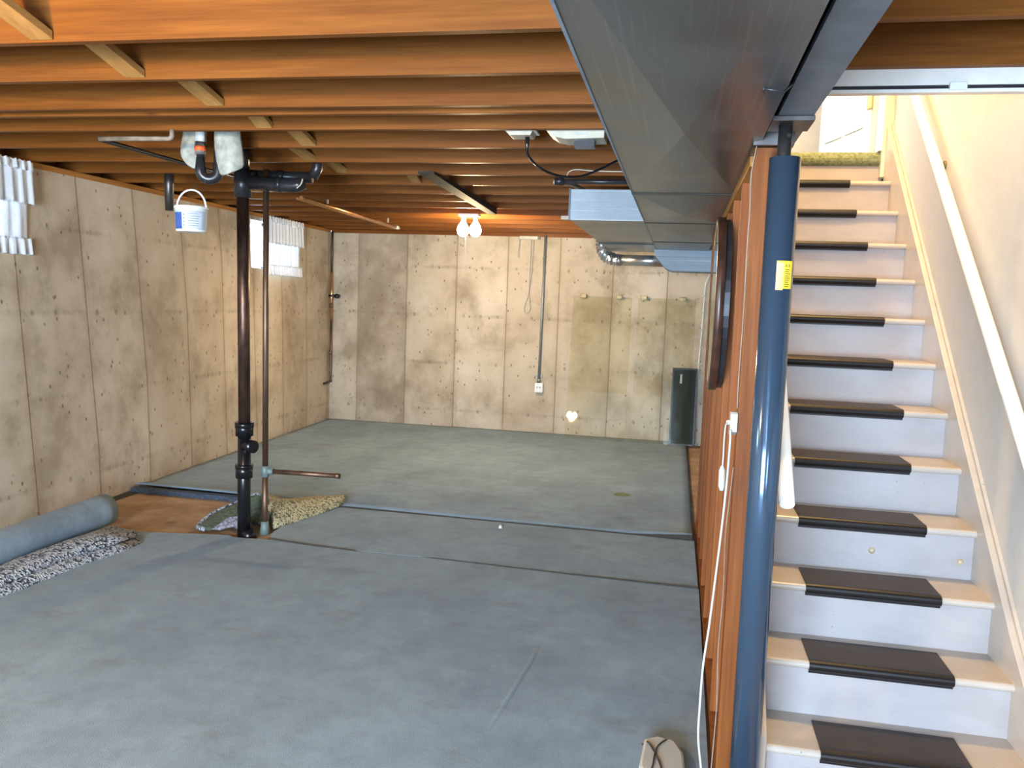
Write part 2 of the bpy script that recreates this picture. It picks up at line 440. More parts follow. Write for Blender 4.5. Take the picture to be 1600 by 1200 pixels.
# ================================================================== room shell
ZC = 2.63          # underside of the subfloor
YB = 10.07         # back wall face
struct(MB().box(-5, 4.2, -3.7, 10.5, -.2, -.02).build('floor', SLAB))
c = MB()
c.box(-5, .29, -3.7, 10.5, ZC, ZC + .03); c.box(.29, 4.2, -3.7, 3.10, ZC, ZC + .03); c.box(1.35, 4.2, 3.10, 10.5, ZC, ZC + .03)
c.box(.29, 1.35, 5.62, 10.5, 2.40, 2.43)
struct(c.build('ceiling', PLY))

# left wall: base leans a little into the room; two high window openings
def xl(y, z):
    b = -4.42 + (YB - min(max(y, 2.0), YB)) * .040
    return b + (-4.42 - b) * z / 2.4
def wall_panel(mb, y0, y1, z0, z1, n=1):
    for i in range(n):
        a = y0 + (y1 - y0) * i / n; b = y0 + (y1 - y0) * (i + 1) / n
        mb.hexa([(-4.68, a, z0), (xl(a, z0), a, z0), (xl(b, z0), b, z0), (-4.68, b, z0)],
                [(-4.68, a, z1), (xl(a, z1), a, z1), (xl(b, z1), b, z1), (-4.68, b, z1)])
WL = MB(); W1 = (4.05, 4.90); W2 = (8.02, 9.02); WZ = (1.86, 2.36)
W0 = (.75, 1.65); wall_panel(WL, -3.7, W0[0], -.1, 2.40); wall_panel(WL, *W0, -.1, WZ[0]); wall_panel(WL, *W0, WZ[1], 2.40); wall_panel(WL, W0[1], 2.0, -.1, 2.40); wall_panel(WL, 2.0, W1[0], -.1, 2.40)
wall_panel(WL, *W1, -.1, WZ[0]); wall_panel(WL, *W1, WZ[1], 2.40); wall_panel(WL, W1[1], W2[0], -.1, 2.40)
wall_panel(WL, *W2, -.1, WZ[0]); wall_panel(WL, *W2, WZ[1], 2.40); wall_panel(WL, W2[1], YB + .2, -.1, 2.40)
struct(WL.build('wall_left', CONC_L))
struct(MB().box(-4.68, 3.0, YB, YB + .25, -.1, 2.40).build('wall_back', CONC_B))
wr = MB(); wr.box(-5, -2.7, -3.75, -3.62, -.1, ZC); wr.box(-.1, 1.6, -3.75, -3.62, -.1, ZC); wr.box(2.5, 4.2, -3.75, -3.62, -.1, ZC)
wr.box(-2.7, -.1, -3.75, -3.62, 2.2, ZC); wr.box(-2.7, -.1, -3.75, -3.62, -.1, .3)
wr.box(1.6, 2.5, -3.75, -3.62, 2.0, ZC); wr.box(1.6, 2.5, -3.75, -3.62, -.1, .7)
struct(wr.build('wall_rear', DRYW))
struct(MB().box(4.1, 4.3, -3.75, 10.4, -.1, ZC).build('wall_right', DRYW))
# stairwell walls
WS = MB()
WS.box(1.18, 1.30, 2.55, 5.42, -.1, 5.2)
struct(WS.build('wall_stair_right', DRYW))
struct(MB().box(.290, .300, 2.79, 6.33, -.02, 2.15).build('wall_stair_left', DRYW))
HU = MB()
HU.box(-1.2, 1.6, 8.2, 8.3, 2.43, 5.2); HU.box(-1.3, -1.2, 3.2, 8.3, 2.66, 5.2); HU.box(1.5, 1.6, 5.42, 8.3, 2.43, 5.2)
HU.box(-1.3, 1.35, 3.0, 3.1, 2.66, 5.2); HU.box(1.125, 1.5, 5.42, 5.50, 2.43, 5.2)
struct(HU.build('wall_hall', DRYW))
struct(MB().box(-1.3, 1.6, 3.0, 8.3, 5.2, 5.3).build('ceiling_hall', DRYW))
struct(MB().box(.29, 1.5, 5.50, 8.2, 2.43, 2.55).build('floor_hall', GREENC))
# sill plates and rim boards
sp = MB(); sp.hexa([(-4.62, -3.6, 2.40), (-4.42, -3.6, 2.40), (-4.42, YB, 2.40), (-4.62, YB, 2.40)], [(-4.62, -3.6, 2.44), (-4.425, -3.6, 2.44), (-4.425, YB, 2.44), (-4.62, YB, 2.44)])
struct(sp.build('trim_1', JOISTY), 'orange wooden sill plate lying along the top of the left concrete wall')
struct(MB().box(-4.42, 1.2, YB, YB + .15, 2.40, 2.44).build('trim_2', JOIST), 'orange wooden sill plate on top of the back concrete wall')
struct(MB().box(-4.68, 1.2, YB + .1, YB + .14, 2.44, ZC).build('trim_3', JOIST), 'rim board standing on the back sill plate')
struct(MB().box(-4.66, -4.62, -3.6, YB + .1, 2.44, ZC).build('trim_4', JOISTY), 'rim board standing on the left sill plate')

# windows (frame + pane) in the left wall
for n_, (a, b) in ((1, W1), (2, W2), (4, W0)):
    fr = MB(); z0, z1 = WZ; x0, x1 = -4.60, -4.55
    fr.box(x0, x1, a, a + .03, z0, z1); fr.box(x0, x1, b - .03, b, z0, z1); fr.box(x0, x1, a, b, z0, z0 + .03); fr.box(x0, x1, a, b, z1 - .03, z1)
    fr.box(x0, x1, (a + b) / 2 - .015, (a + b) / 2 + .015, z0, z1)
    o = struct(fr.build('window_%d' % n_, WHITEP))
    MB().box(-4.58, -4.576, a + .03, b - .03, z0 + .03, z1 - .03).build('pane', WGLASS, o)
# rear openings: sliding door and window frames
fr = MB(); 
for (a, b) in ((-2.7, -2.64), (-1.43, -1.37), (-.16, -.1)): fr.box(a, b, -3.70, -3.66, .3, 2.2)
fr.box(-2.7, -.1, -3.70, -3.66, 2.14, 2.2); fr.box(-2.7, -.1, -3.70, -3.66, .3, .36)
struct(fr.build('door_1', WHITEP))
fr = MB(); fr.box(1.6, 1.65, -3.70, -3.66, .7, 2.0); fr.box(2.45, 2.5, -3.70, -3.66, .7, 2.0); fr.box(1.6, 2.5, -3.70, -3.66, .7, .75); fr.box(1.6, 2.5, -3.70, -3.66, 1.95, 2.0)
struct(fr.build('window_3', WHITEP))

# ================================================================== ceiling joists
ORD = ['nearest', 'second', 'third', 'fourth', 'fifth', 'sixth', 'seventh', 'eighth', 'ninth', 'tenth', 'eleventh', 'twelfth', 'thirteenth', 'fourteenth', 'fifteenth', 'sixteenth']
YF = [2.646 + .4845 * i for i in range(16)]
def joist_label(i):
    if i == 0: return 'exposed orange wooden floor joist nearest the camera, left of the big duct'
    if i == 15: return 'exposed wooden floor joist farthest away, right above the back concrete wall'
    return 'exposed wooden floor joist over the carpet, %s counted from the camera' % ORD[i]
for i, y in enumerate(YF):
    y1 = min(y, YB - .005)
    o = MB().box(-4.615, .262, y1 - .038, y1, 2.44, ZC).build('floor_joist', JOIST, bevel=.003)
    tag(o, joist_label(i), 'joist', 'floor joists over the basement')
o = MB().box(-4.615, .262, 3.722, 3.76, 2.44, ZC).build('floor_joist', JOIST, bevel=.003)
tag(o, 'extra wooden joist doubled up close behind the third joist', 'joist', 'floor joists over the basement')
for i, (y, l) in enumerate(((2.646, 'short orange joist right of the steel beam, nearer the camera with a dark knot'), (3.131, 'short orange joist right of the steel beam, touching the white door track'))):
    x1 = 4.05
    o = MB().box(.27, x1, y - .038, y, 2.44, ZC).build('floor_joist', JOIST, bevel=.003)
    tag(o, l, 'joist', 'floor joists right of the beam')
# blocking between joists
def bridge(x0, y0, x1, y1, wd, label):      # diagonal wooden bridging: high on the near joist, low on the far one
    z0, z1 = 2.60, 2.447
    o = MB().hexa([(x0, y0, z0 - .0), (x0 + wd, y0, z0 - .0), (x1 + wd, y1, z1), (x1, y1, z1)],
                  [(x0, y0, z0 + .03), (x0 + wd, y0, z0 + .03), (x1 + wd, y1, z1 + .03), (x1, y1, z1 + .03)]).build('bridging', BLOCK, bevel=.002)
    tag(o, label, 'wooden brace', 'diagonal braces between the joists')
nm = ['nearest the camera', 'second from the camera', 'third from the camera', 'fourth from the camera', 'fifth from the camera']
for i, (xa, xb, a, b) in enumerate([(-2.34, -2.27, 2.165, 2.604), (-2.32, -2.255, 2.65, 3.09), (-2.27, -2.19, 3.135, 3.573), (-2.24, -2.20, 3.765, 4.058), (-2.24, -2.18, 4.105, 4.542)]):
    bridge(xa, a, xb, b, .088, 'pale wooden brace slanting down between two joists, %s' % nm[i])
bridge(-2.54, 4.59, -2.39, 5.028, .07, 'pale slanting brace between joists, just before the black drain arms')
bridge(-2.52, 5.075, -2.38, 5.513, .07, 'pale slanting brace between joists, right above the black drain arms')
bridge(-2.02, 5.56, -2.0, 5.998, .075, 'wooden brace between joists in front of the narrow dark duct')

# ================================================================== beam, column, ducts
bt = thing('steel_beam', (.27, 4, 2.15), 'dark grey steel I-beam running over the stud wall beside the duct', 'beam')
MB().box(.238, .334, -3.6, 9.9, 2.15, 2.163).build('bottom_flange', BEAMM, bt)
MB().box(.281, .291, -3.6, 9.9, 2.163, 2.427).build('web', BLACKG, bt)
MB().box(.238, .334, -3.6, 9.9, 2.427, 2.44).build('top_flange', BEAMM, bt)

cx, cy = .272, 2.57
ct = thing('support_column', (cx, cy, -.02), 'glossy blue-grey steel support post in front of the stud wall end', 'column')
MB().hollow((cx, cy, -.02), (cx, cy, 2.045), .0445, .038, 40).build('post', COLM, ct)
MB().tube([(cx - .004, cy, 1.9), (cx - .004, cy, 2.135)], .0195, 24).build('adjusting_screw', STEELD, ct)
hh = MB(); hh.tube([(cx + .004, cy - .0195, 2.105), (cx + .004, cy - .0225, 2.105)], .0055, 12); hh.build('pin_hole', BLACKP, ct)
MB().box(cx - .05, cx + .066, cy - .075, cy + .075, 2.135, 2.15).build('cap_plate', STEELD, ct, bevel=.002)
MB().box(cx - .07, cx + .07, cy - .07, cy + .07, -.02, -.008).build('base_plate', STEELD, ct)
# label wrapped on the column
def wrap(R, a0, a1, z0, z1, n=10, c=(cx, cy)):
    mb = MB(); rows = []
    for z in (z0, z1):
        rows.append([(c[0] + R * math.sin(a0 + (a1 - a0) * k / n), c[1] - R * math.cos(a0 + (a1 - a0) * k / n), z) for k in range(n + 1)])
    return mb.grid(rows)
lb = wrap(.0452, -.18, .95, 1.668, 1.748).build('label_sticker', YELLOW, ct)
wrap(.0455, -.18, .28, 1.664, 1.742).build('orange_panel', YELO, lb)
tx = MB()
for zz, a0, a1 in ((1.738, .38, .44), (1.738, .5, .53), (1.738, .62, .68)): 
    g_ = wrap(.0456, a0, a1, zz - .007, zz); tx.add(g_.v, g_.f)
for j in range(9):
    g_ = wrap(.0456, .36, .62 + .2 * random.random(), 1.722 - j * .006, 1.724 - j * .006); tx.add(g_.v, g_.f)
tx.build('printed_text', TEXTD, lb)

# main duct trunk
dt = thing('main_duct', (0, 4, 2.12), 'wide grey galvanised sheet metal duct trunk running below the joists', 'duct')
DX0, DX1, DZ = -.247, .214, 2.12
def duct_bottom(y0, y1, crease=.006):   # X-creased panel: four triangles pushed slightly
    xm, ym = (DX0 + DX1) / 2, (y0 + y1) / 2
    vs = [(DX0, y0, DZ), (DX1, y0, DZ), (DX1, y1, DZ), (DX0, y1, DZ), (xm, ym, DZ - crease)]
    return vs, [(0, 4, 1), (1, 4, 2), (2, 4, 3), (3, 4, 0)]
SEAMS = [-1.2, .2, 1.55, 3.86+.01, 5.62, 6.55, 7.66]
SEAMS = [-1.4, 1.0, 3.92, 5.25, 6.75, 7.66]
for a, b in zip(SEAMS, SEAMS[1:]):
    mb = MB(); vs, fs = duct_bottom(a + .003, b - .003, .028 if b < 6 else .02); mb.add(vs, fs)
    mb.add([(DX0, a, DZ), (DX0, b, DZ), (DX0, b, 2.43), (DX0, a, 2.43)], [(0, 1, 2, 3)])
    mb.add([(DX1, a, DZ), (DX1, b, DZ), (DX1, b, 2.43), (DX1, a, 2.43)], [(0, 1, 2, 3)])
    mb.add([(DX0, a, 2.43), (DX1, a, 2.43), (DX1, b, 2.43), (DX0, b, 2.43)], [(0, 1, 2, 3)])
    mb.add([(DX0, a + .003, DZ), (DX1, a + .003, DZ), (DX1, a + .003, 2.43), (DX0, a + .003, 2.43)], [(0, 1, 2, 3)])
    mb.add([(DX0, b - .003, DZ), (DX1, b - .003, DZ), (DX1, b - .003, 2.43), (DX0, b - .003, 2.43)], [(0, 1, 2, 3)])
    mb.build('duct_section', DUCT, dt)
for y in SEAMS[1:-1]: MB().box(DX0 - .004, DX1 + .004, y - .005, y + .006, DZ - .006, DZ + .001).build('seam_cleat', HARDB, dt)
ed = MB(); ed.box(DX0 - .003, DX0 + .004, -1.4, 7.66, DZ - .003, DZ + .012); ed.build('edge_flange', DUCTL, dt)
hk = MB(); hk.tube([(.16, 2.05, 2.112), (.205, 2.06, 2.106), (.225, 2.08, 2.13)], .003, 8); hk.tube([(.16, 2.05, 2.112), (.165, 2.10, 2.112)], .003, 8)
hk.build('hanger_hook', BLACKM, dt)

# downward boot at the end of the trunk
et = thing('duct_boot', (0, 7.8, 1.93), 'pale galvanised duct boot hanging down at the far end of the trunk', 'duct')
e = MB()
prof = [(-.27, 2.13), (.30, 2.13), (.30, 1.935), (-.10, 1.935), (-.16, 1.96), (-.22, 2.03), (-.255, 2.07)]
e.prism(prof, 1, 7.70, 8.05); e.build('boot_body', DUCTL, et)
MB().box(-.255, .28, 7.662, 7.70, 2.06, 2.12).build('collar', DUCTL, et)
rt = thing('round_duct', (-.5, 8.2, 2.04), 'shiny round metal duct with crumpled foil elbow below the branch duct', 'duct')
MB().tube([(-.14, 8.0, 2.035), (-.58, 8.10, 2.04)], .052, 28).build('pipe', ROUND, rt)
fm = MB(); pts = [Vector((-.58, 8.10, 2.04)), Vector((-.64, 8.115, 2.042)), Vector((-.71, 8.14, 2.065)), Vector((-.765, 8.17, 2.11)), Vector((-.79, 8.19, 2.17)), Vector((-.79, 8.19, 2.25))]
pts = smooth_path(pts, 5)
fm.tube(pts, [.055 + (.007 if i % 2 else -.003) + random.uniform(-.003, .003) for i in range(len(pts))], 18, True, False)
fm.build('foil_elbow', FOIL, rt)

# branch duct
bt2 = thing('branch_duct', (-.5, 6.2, 2.12), 'bluish galvanised branch duct with stepped front left of the trunk', 'duct')
BX0, BX1 = -.71, -.2505
MB().box(BX0, BX1, 5.24, 5.25, 2.13, 2.315).build('front_face', DUCTL, bt2)
q = MB(); q.hexa([(BX0, 5.25, 2.128), (BX1, 5.25, 2.128), (BX1, 8.3, 2.135), (BX0, 8.3, 2.135)], [(BX0, 5.25, 2.315), (BX1, 5.25, 2.315), (BX1, 8.3, 2.315), (BX0, 8.3, 2.315)])
q.build('branch_body', DUCT, bt2)
q = MB(); q.box(BX0, BX1, 7.10, 7.112, 2.118, 2.13); q.build('seam_cleat', BLACKG, bt2)
q = MB(); q.box(BX0 - .012, BX0, 5.235, 5.26, 2.125, 2.32); q.build('corner_flange', BLACKM, bt2)

# black pipe over the branch duct, with cable and copper tube
pt_ = thing('horizontal_pipe', (-.6, 5.1, 2.34), 'dark horizontal pipe with coupling resting above the pale branch duct', 'pipe')
MB().tube([(-.79, 5.14, 2.347), (-.25, 5.14, 2.347)], .0145, 18).build('pipe', BLACKM, pt_)
MB().tube([(-.80, 5.14, 2.347), (-.745, 5.14, 2.347)], .024, 20).build('coupling', BLACKM, pt_)
tag(MB().tube(smooth_path([(-.80, 5.16, 2.345), (-.77, 5.30, 2.36), (-.74, 5.6, 2.39), (-.70, 6.1, 2.40), (-.70, 6.9, 2.41)]), .014, 12).build('copper_pipe', CREAM), 'thin pale pipe slanting back from the dark pipe coupling', 'pipe')
tag(MB().tube(smooth_path([(-.72, 5.09, 2.372), (-.705, 5.06, 2.392), (-.66, 5.055, 2.405), (-.55, 5.055, 2.398), (-.40, 5.055, 2.395), (-.26, 5.055, 2.397)]), .0035, 8).build('cable', CREAM), 'thin cream cable lying above the dark pipe and branch duct', 'cable')

# ceiling receptacle with black cord, and the white unit beside it
t = thing('ceiling_outlet', (-.83, 4.2, 2.44), 'cream outlet box under the joists with a black cord plugged in', 'outlet')
MB().prism([(-.905, 2.448), (-.765, 2.448), (-.775, 2.425), (-.88, 2.425)], 1, 4.135, 4.25).build('cover', CREAM, t, bevel=.003)
MB().box(-.905, -.75, 4.12, 4.26, 2.447, 2.455).build('box', WHITEP, t)
MB().tube([(-.80, 4.19, 2.426), (-.80, 4.19, 2.39)] + smooth_path([(-.80, 4.19, 2.36), (-.79, 4.22, 2.33), (-.74, 4.27, 2.285), (-.66, 4.35, 2.262), (-.56, 4.43, 2.27), (-.46, 4.5, 2.32), (-.37, 4.58, 2.38), (-.27, 4.6, 2.40)]), [.012, .010] + [.0065] * 57, 10).build('power_cord', BLACKP, t)
t = thing('ceiling_unit', (-.55, 4.2, 2.42), 'cream plastic unit with black sensor mounted under the joists by the duct', 'device')
u_ = MB(); u_.prism([(-.70, 2.452), (-.41, 2.452), (-.41, 2.41), (-.60, 2.405), (-.65, 2.415), (-.685, 2.437)], 1, 4.13, 4.30); u_.build('housing', CREAM, t, bevel=.003)
MB().box(-.56, -.46, 4.16, 4.24, 2.375, 2.407).build('sensor', BLACKM, t)
MB().box(-.55, -.49, 4.128, 4.131, 2.424, 2.434).build('slot', GREYC, t)

# dark flat duct near the bulb
t = tag(MB().hexa([(-1.745, 5.35, 2.42), (-1.635, 5.35, 2.42), (-1.655, 7.35, 2.372), (-1.725, 7.35, 2.372)], [(-1.745, 5.35, 2.437), (-1.635, 5.35, 2.437), (-1.655, 7.35, 2.437), (-1.725, 7.35, 2.437)]).build('flat_duct', GALVD), 'narrow dark sheet metal duct under the joists, ending beside the lit bulb', 'duct')

# light fixtures
def lamp(x, y, label):
    t = thing('ceiling_light', (x, y, 2.44), label, 'lamp', 'bare bulb fixtures')
    MB().box(x - .10, x + .10, y - .05, y + .05, 2.415, 2.438).build('base', WHITEP, t, bevel=.003)
    for s_ in (-1, 1):
        bx = x + s_ * .062
        MB().lathe((bx, y, 0), [(.020, 2.415), (.022, 2.385), (.018, 2.372)], 18).build('socket', WHITEP, t)
        MB().lathe((bx, y, 0), [(.014, 2.372), (.026, 2.355), (.048, 2.322), (.058, 2.285), (.050, 2.248), (.026, 2.226), (.002, 2.221)], 20).build('bulb', BULBM, t)
    pc = MB(); pc.tube([(x - .02, y - .045, 2.415), (x - .02, y - .045, 1.95)], .0018, 6); pc.build('pull_cord', WHITEP, t)
lamp(-2.06, 7.95, 'bare twin-bulb light glowing under the joists near the back wall')
lamp(-2.3, 1.0, 'bare twin-bulb light near the camera, outside the photo')

# ================================================================== plumbing
sx, sy = -2.765, 4.96
t = thing('drain_stack', (sx, sy, -.05), 'tall brown copper drain stack with black cleanout base standing in the floor opening', 'pipe')
MB().tube([(sx, sy, .74), (sx - .02, sy, 2.26)], .0385, 28).build('copper_riser', STACK, t)
MB().tube([(sx, sy, -.08), (sx, sy, .73)], .042, 28).build('black_base', BLACKP, t)
q = MB(); q.tube([(sx, sy, .665), (sx, sy, .75)], .057, 28); q.tube([(sx, sy, .72), (sx, sy, .755)], .061, 28); q.build('top_hub', BLACKP, t)
q = MB(); q.tube([(sx, sy, .385), (sx, sy, .47)], .055, 28); q.tube([(sx, sy, .45), (sx, sy, .475)], .058, 28); q.build('lower_hub', BLACKP, t)
q = MB(); q.tube([(sx, sy, .60), (sx + .085, sy - .03, .60)], .042, 24); q.build('cleanout_plug', BLACKP, t)
MB().tube([(sx + .02, sy, .03), (sx + .05, sy, -.04)], .045, 20).build('foot_bend', BLACKP, t)
q = MB(); zt = 2.30
q.tube([(sx - .02, sy, 2.20), (sx - .02, sy, 2.38)], .054, 24)
q.tube([(sx - .02, sy, 2.33), (sx - .02, sy, 2.60)], .04, 24)
q.build('top_tee', BLACKM, t)
q = MB(); q.tube([(sx - .02, sy, zt), (-2.45, sy + .03, zt - .015), (-2.42, sy + .03, zt - .01), (-2.385, sy + .035, zt + .005)], [.043, .043, .043, .040], 24)
for xx in (-2.64, -2.56): q.tube([(xx, sy + .025, zt - .008), (xx + .035, sy + .027, zt - .009)], .049, 24)
q.build('branch_arm', BLACKM, t)
q = MB(); q.tube([(sx, sy + .12, zt + .06), (-2.40, sy + .20, zt + .06)], .036, 20); q.tube([(-2.62, sy + .15, zt + .06), (-2.58, sy + .16, zt + .06)], .042, 20)
q.tube([(-2.40, sy + .20, zt + .06), (-2.37, sy + .20, zt + .12), (-2.36, sy + .2, zt + .3)], .034, 20); q.tube([(sx, sy, zt + .05), (sx, sy + .12, zt + .06)], .036, 20)
q.build('upper_arm', BLACKM, t)
tag(MB().tube(smooth_path([(-2.40, 4.93, 2.262), (-2.37, 4.925, 2.285), (-2.358, 4.925, 2.32)]), .004, 8).build('rim_highlight', CREAM), 'thin pale curl standing for light on the rim of the black drain arm', 'strap')  # pale curl added as a painted highlight on the arm's end rim

vx, vy = -2.672, 5.07
t = thing('vent_pipe', (vx, vy, 0), 'slim weathered copper pipe beside the drain stack with a side stub', 'pipe')
MB().tube([(vx, vy, .42), (vx - .01, vy, 2.40)], .0195, 20).build('riser', COPPER, t)
MB().tube([(vx, vy, -.03), (vx, vy, .42)], .0205, 20).build('lower_riser', COPPER, t)
q = MB(); q.tube([(vx, vy, .375), (vx, vy, .45)], .025, 20); q.tube([(vx, vy, .415), (vx + .06, vy, .416)], .022, 20); q.build('tee_fitting', SOLDER, t)
MB().hollow((vx + .05, vy, .415), (-2.145, vy, .421), .0165, .013, 20).build('side_stub', COPPER, t)
MB().hollow((-2.175, vy, .4205), (-2.140, vy, .421), .0185, .014, 20).build('stub_cap', COPPER, t)
q = MB(); q.tube([(vx, vy, -.02), (vx, vy, .07)], [.034, .024], 18); q.build('foot_joint', SOLDER, t)

# small copper lines up in the joists
tag(MB().tube([(-3.08, 4.0, 2.385), (-2.67, 4.0, 2.385)] + arc((-2.67, 4.0, 2.405), .02, -PI/2, 0, 5, (1, 0, 0), (0, 0, 1)) + [(-2.65, 4.0, 2.43)], .0125, 14).build('water_pipe', plain('spattered_tube', (.30, .235, .17), .5, 0, .35)), 'pale paint-spattered tube under the joists with upturned end', 'pipe')
tag(MB().tube([(-3.08, 4.0, 2.385), (-3.09, 4.06, 2.385), (-3.03, 4.9, 2.375), (-2.98, 5.6, 2.375)], .0125, 14).build('water_pipe', BLACKM), 'dark tube slanting back under the joists toward the bathtub trap', 'pipe')
t = thing('water_pipe', (-3.09, 7.6, 2.38), 'long bright copper pipe under the far joists, lit by the bulb', 'pipe')
q = MB(); q.tube([(-3.05, 6.35, 2.378), (-3.125, 8.85, 2.378)], .017, 16); q.build('pipe', COPB, t)
q = MB(); q.tube([(-3.085, 6.35, 2.37), (-3.15, 8.85, 2.37)], .010, 12); q.build('second_pipe', COPB, t)
for y in (6.95, 8.5): MB().box(-3.10, -3.085, y, y + .012, 2.395, 2.44).build('hanger', CREAM, t)
q = MB(); q.tube([(-3.125, 8.83, 2.378), (-3.13, 8.95, 2.378)], .023, 16); q.build('end_joint', CREAM, t)
tag(MB().tube([(-3.668, 5.5, 2.43), (-3.668, 5.5, 2.36), (-3.668, 5.5, 2.17)], [.034, .034, .028], 18).build('pipe_stub', STEELD), 'short dark capped pipe hanging by the left wall', 'pipe')

# bathtub trap with band, wraps and the bucket
tx_, ty_ = -2.675, 4.30
t = thing('tub_trap', (tx_, ty_, 2.2), 'dark U-shaped bathtub trap hanging between joists with orange banded coupling', 'pipe')
q = MB(); q.tube([(tx_, ty_, 2.41), (tx_, ty_, 2.34)] , .020, 20)
pts = [Vector((tx_, ty_, 2.34))] + arc((tx_ + .045, ty_ + .02, 2.27), .045, PI, 2 * PI, 10, (1, .4, 0), (0, 0, 1)) + [Vector((tx_ + .09, ty_ + .04, 2.42))]
q.tube(pts, [.022] + [.030] * 11 + [.024], 20); q.build('trap_bend', BLACKM, t)
MB().tube([(tx_, ty_, 2.355), (tx_, ty_, 2.425)], .030, 24).build('coupling_sleeve', CHROME, t)
MB().tube([(tx_, ty_, 2.375), (tx_, ty_, 2.400)], .0315, 24).build('orange_band', ORANGE, t)
MB().tube([(tx_, ty_, 2.42), (tx_, ty_, 2.58)], .025, 20).build('white_tailpiece', WHITEP, t)
MB().tube([(tx_ + .03, ty_, 2.20), (tx_ + .032, ty_, 2.205), (tx_ + .035, ty_, 2.235)], [.004, .008, .012], 10).build('drain_nipple', STEELD, t)
# cloth wraps either side
def wrap_cloth(name, rows, label):
    q = MB(); q.grid(rows); return tag(q.build(name, CLOTH, solid=.010, sub=1), label, 'insulation')
yy = 4.33
wrap_cloth('insulation_wrap', [[(-2.785, yy, 2.60), (-2.75, yy - .03, 2.60), (-2.70, yy - .035, 2.60), (-2.655, yy + .02, 2.60)],
    [(-2.80, yy, 2.46), (-2.76, yy - .04, 2.46), (-2.71, yy - .045, 2.46), (-2.66, yy + .02, 2.45)],
    [(-2.825, yy, 2.37), (-2.78, yy - .04, 2.36), (-2.72, yy - .04, 2.34), (-2.67, yy + .02, 2.34)],
    [(-2.80, yy, 2.34), (-2.77, yy - .03, 2.31), (-2.735, yy - .025, 2.275), (-2.68, yy + .02, 2.27)]], 'off-white cloth wrap hanging behind the trap, smaller piece by the wall side')
wrap_cloth('insulation_wrap', [[(-2.60, yy, 2.60), (-2.56, yy - .04, 2.60), (-2.50, yy - .04, 2.60), (-2.46, yy + .02, 2.60)],
    [(-2.61, yy, 2.45), (-2.565, yy - .05, 2.45), (-2.49, yy - .05, 2.45), (-2.45, yy + .02, 2.45)],
    [(-2.60, yy, 2.32), (-2.55, yy - .05, 2.31), (-2.47, yy - .05, 2.32), (-2.43, yy + .02, 2.33)],
    [(-2.57, yy, 2.24), (-2.53, yy - .03, 2.235), (-2.47, yy - .03, 2.26), (-2.43, yy + .02, 2.29)]], 'larger off-white cloth wrap hanging beside the trap, next to the drain stack')

bx, by = -2.71, 4.27
t = thing('plastic_bucket', (bx, by, 1.925), 'small white plastic tub with blue printed label hanging from a wire under the trap', 'bucket')
MB().lathe((bx, by, 0), [(.078, 1.925), (.081, 1.93), (.088, 2.052), (.092, 2.054), (.092, 2.066), (.086, 2.066), (.077, 1.94)], 40).build('tub', WHITEP, t)
hb = MB(); hb.tube(arc((bx, by, 2.058), .090, 0, PI, 20, (1, 0, 0), (0, 0, 1.12)), .0055, 10); hb.build('handle', WHITEP, t)
def blab(a0, a1, z0, z1, R0, off=0):
    q = MB(); rows = []
    for z in (z0, z1):
        R = .081 + (z - 1.93) / .122 * .007 + R0; rows.append([(bx + R * math.sin(.56 + a0 + (a1 - a0) * k / 14), by - R * math.cos(.56 + a0 + (a1 - a0) * k / 14), z) for k in range(15)])
    return q.grid(rows)
lb = blab(-1.35, 1.2, 1.938, 2.038, .0008).build('label', GREYL, t)
blab(-1.35, -.62, 1.938, 2.028, .0012).build('blue_field', BLUEL, lb)
q = MB(); 
for j in range(6):
    g_ = blab(-.25, .35 + .25 * random.random(), 2.020 - j * .013, 2.023 - j * .013, .0014); q.add(g_.v, g_.f)
for j in range(4):
    g_ = blab(-.52, -.42, 2.012 - j * .019, 2.018 - j * .019, .0014); q.add(g_.v, g_.f)
q.build('label_text', TEXTG, lb)
g_ = blab(-.60, .70, 1.944, 2.028, .0010); g_.build('white_field', plain('label_pale', (.56, .63, .72), .5), lb)
tag(MB().tube([(bx + .036, by + .02, 2.205), (bx + .03, by + .01, 2.175), (bx + .002, by, 2.160)], .0015, 6).build('hanging_wire', BLACKM), 'short thin wire tying the tub handle to the trap', 'wire')

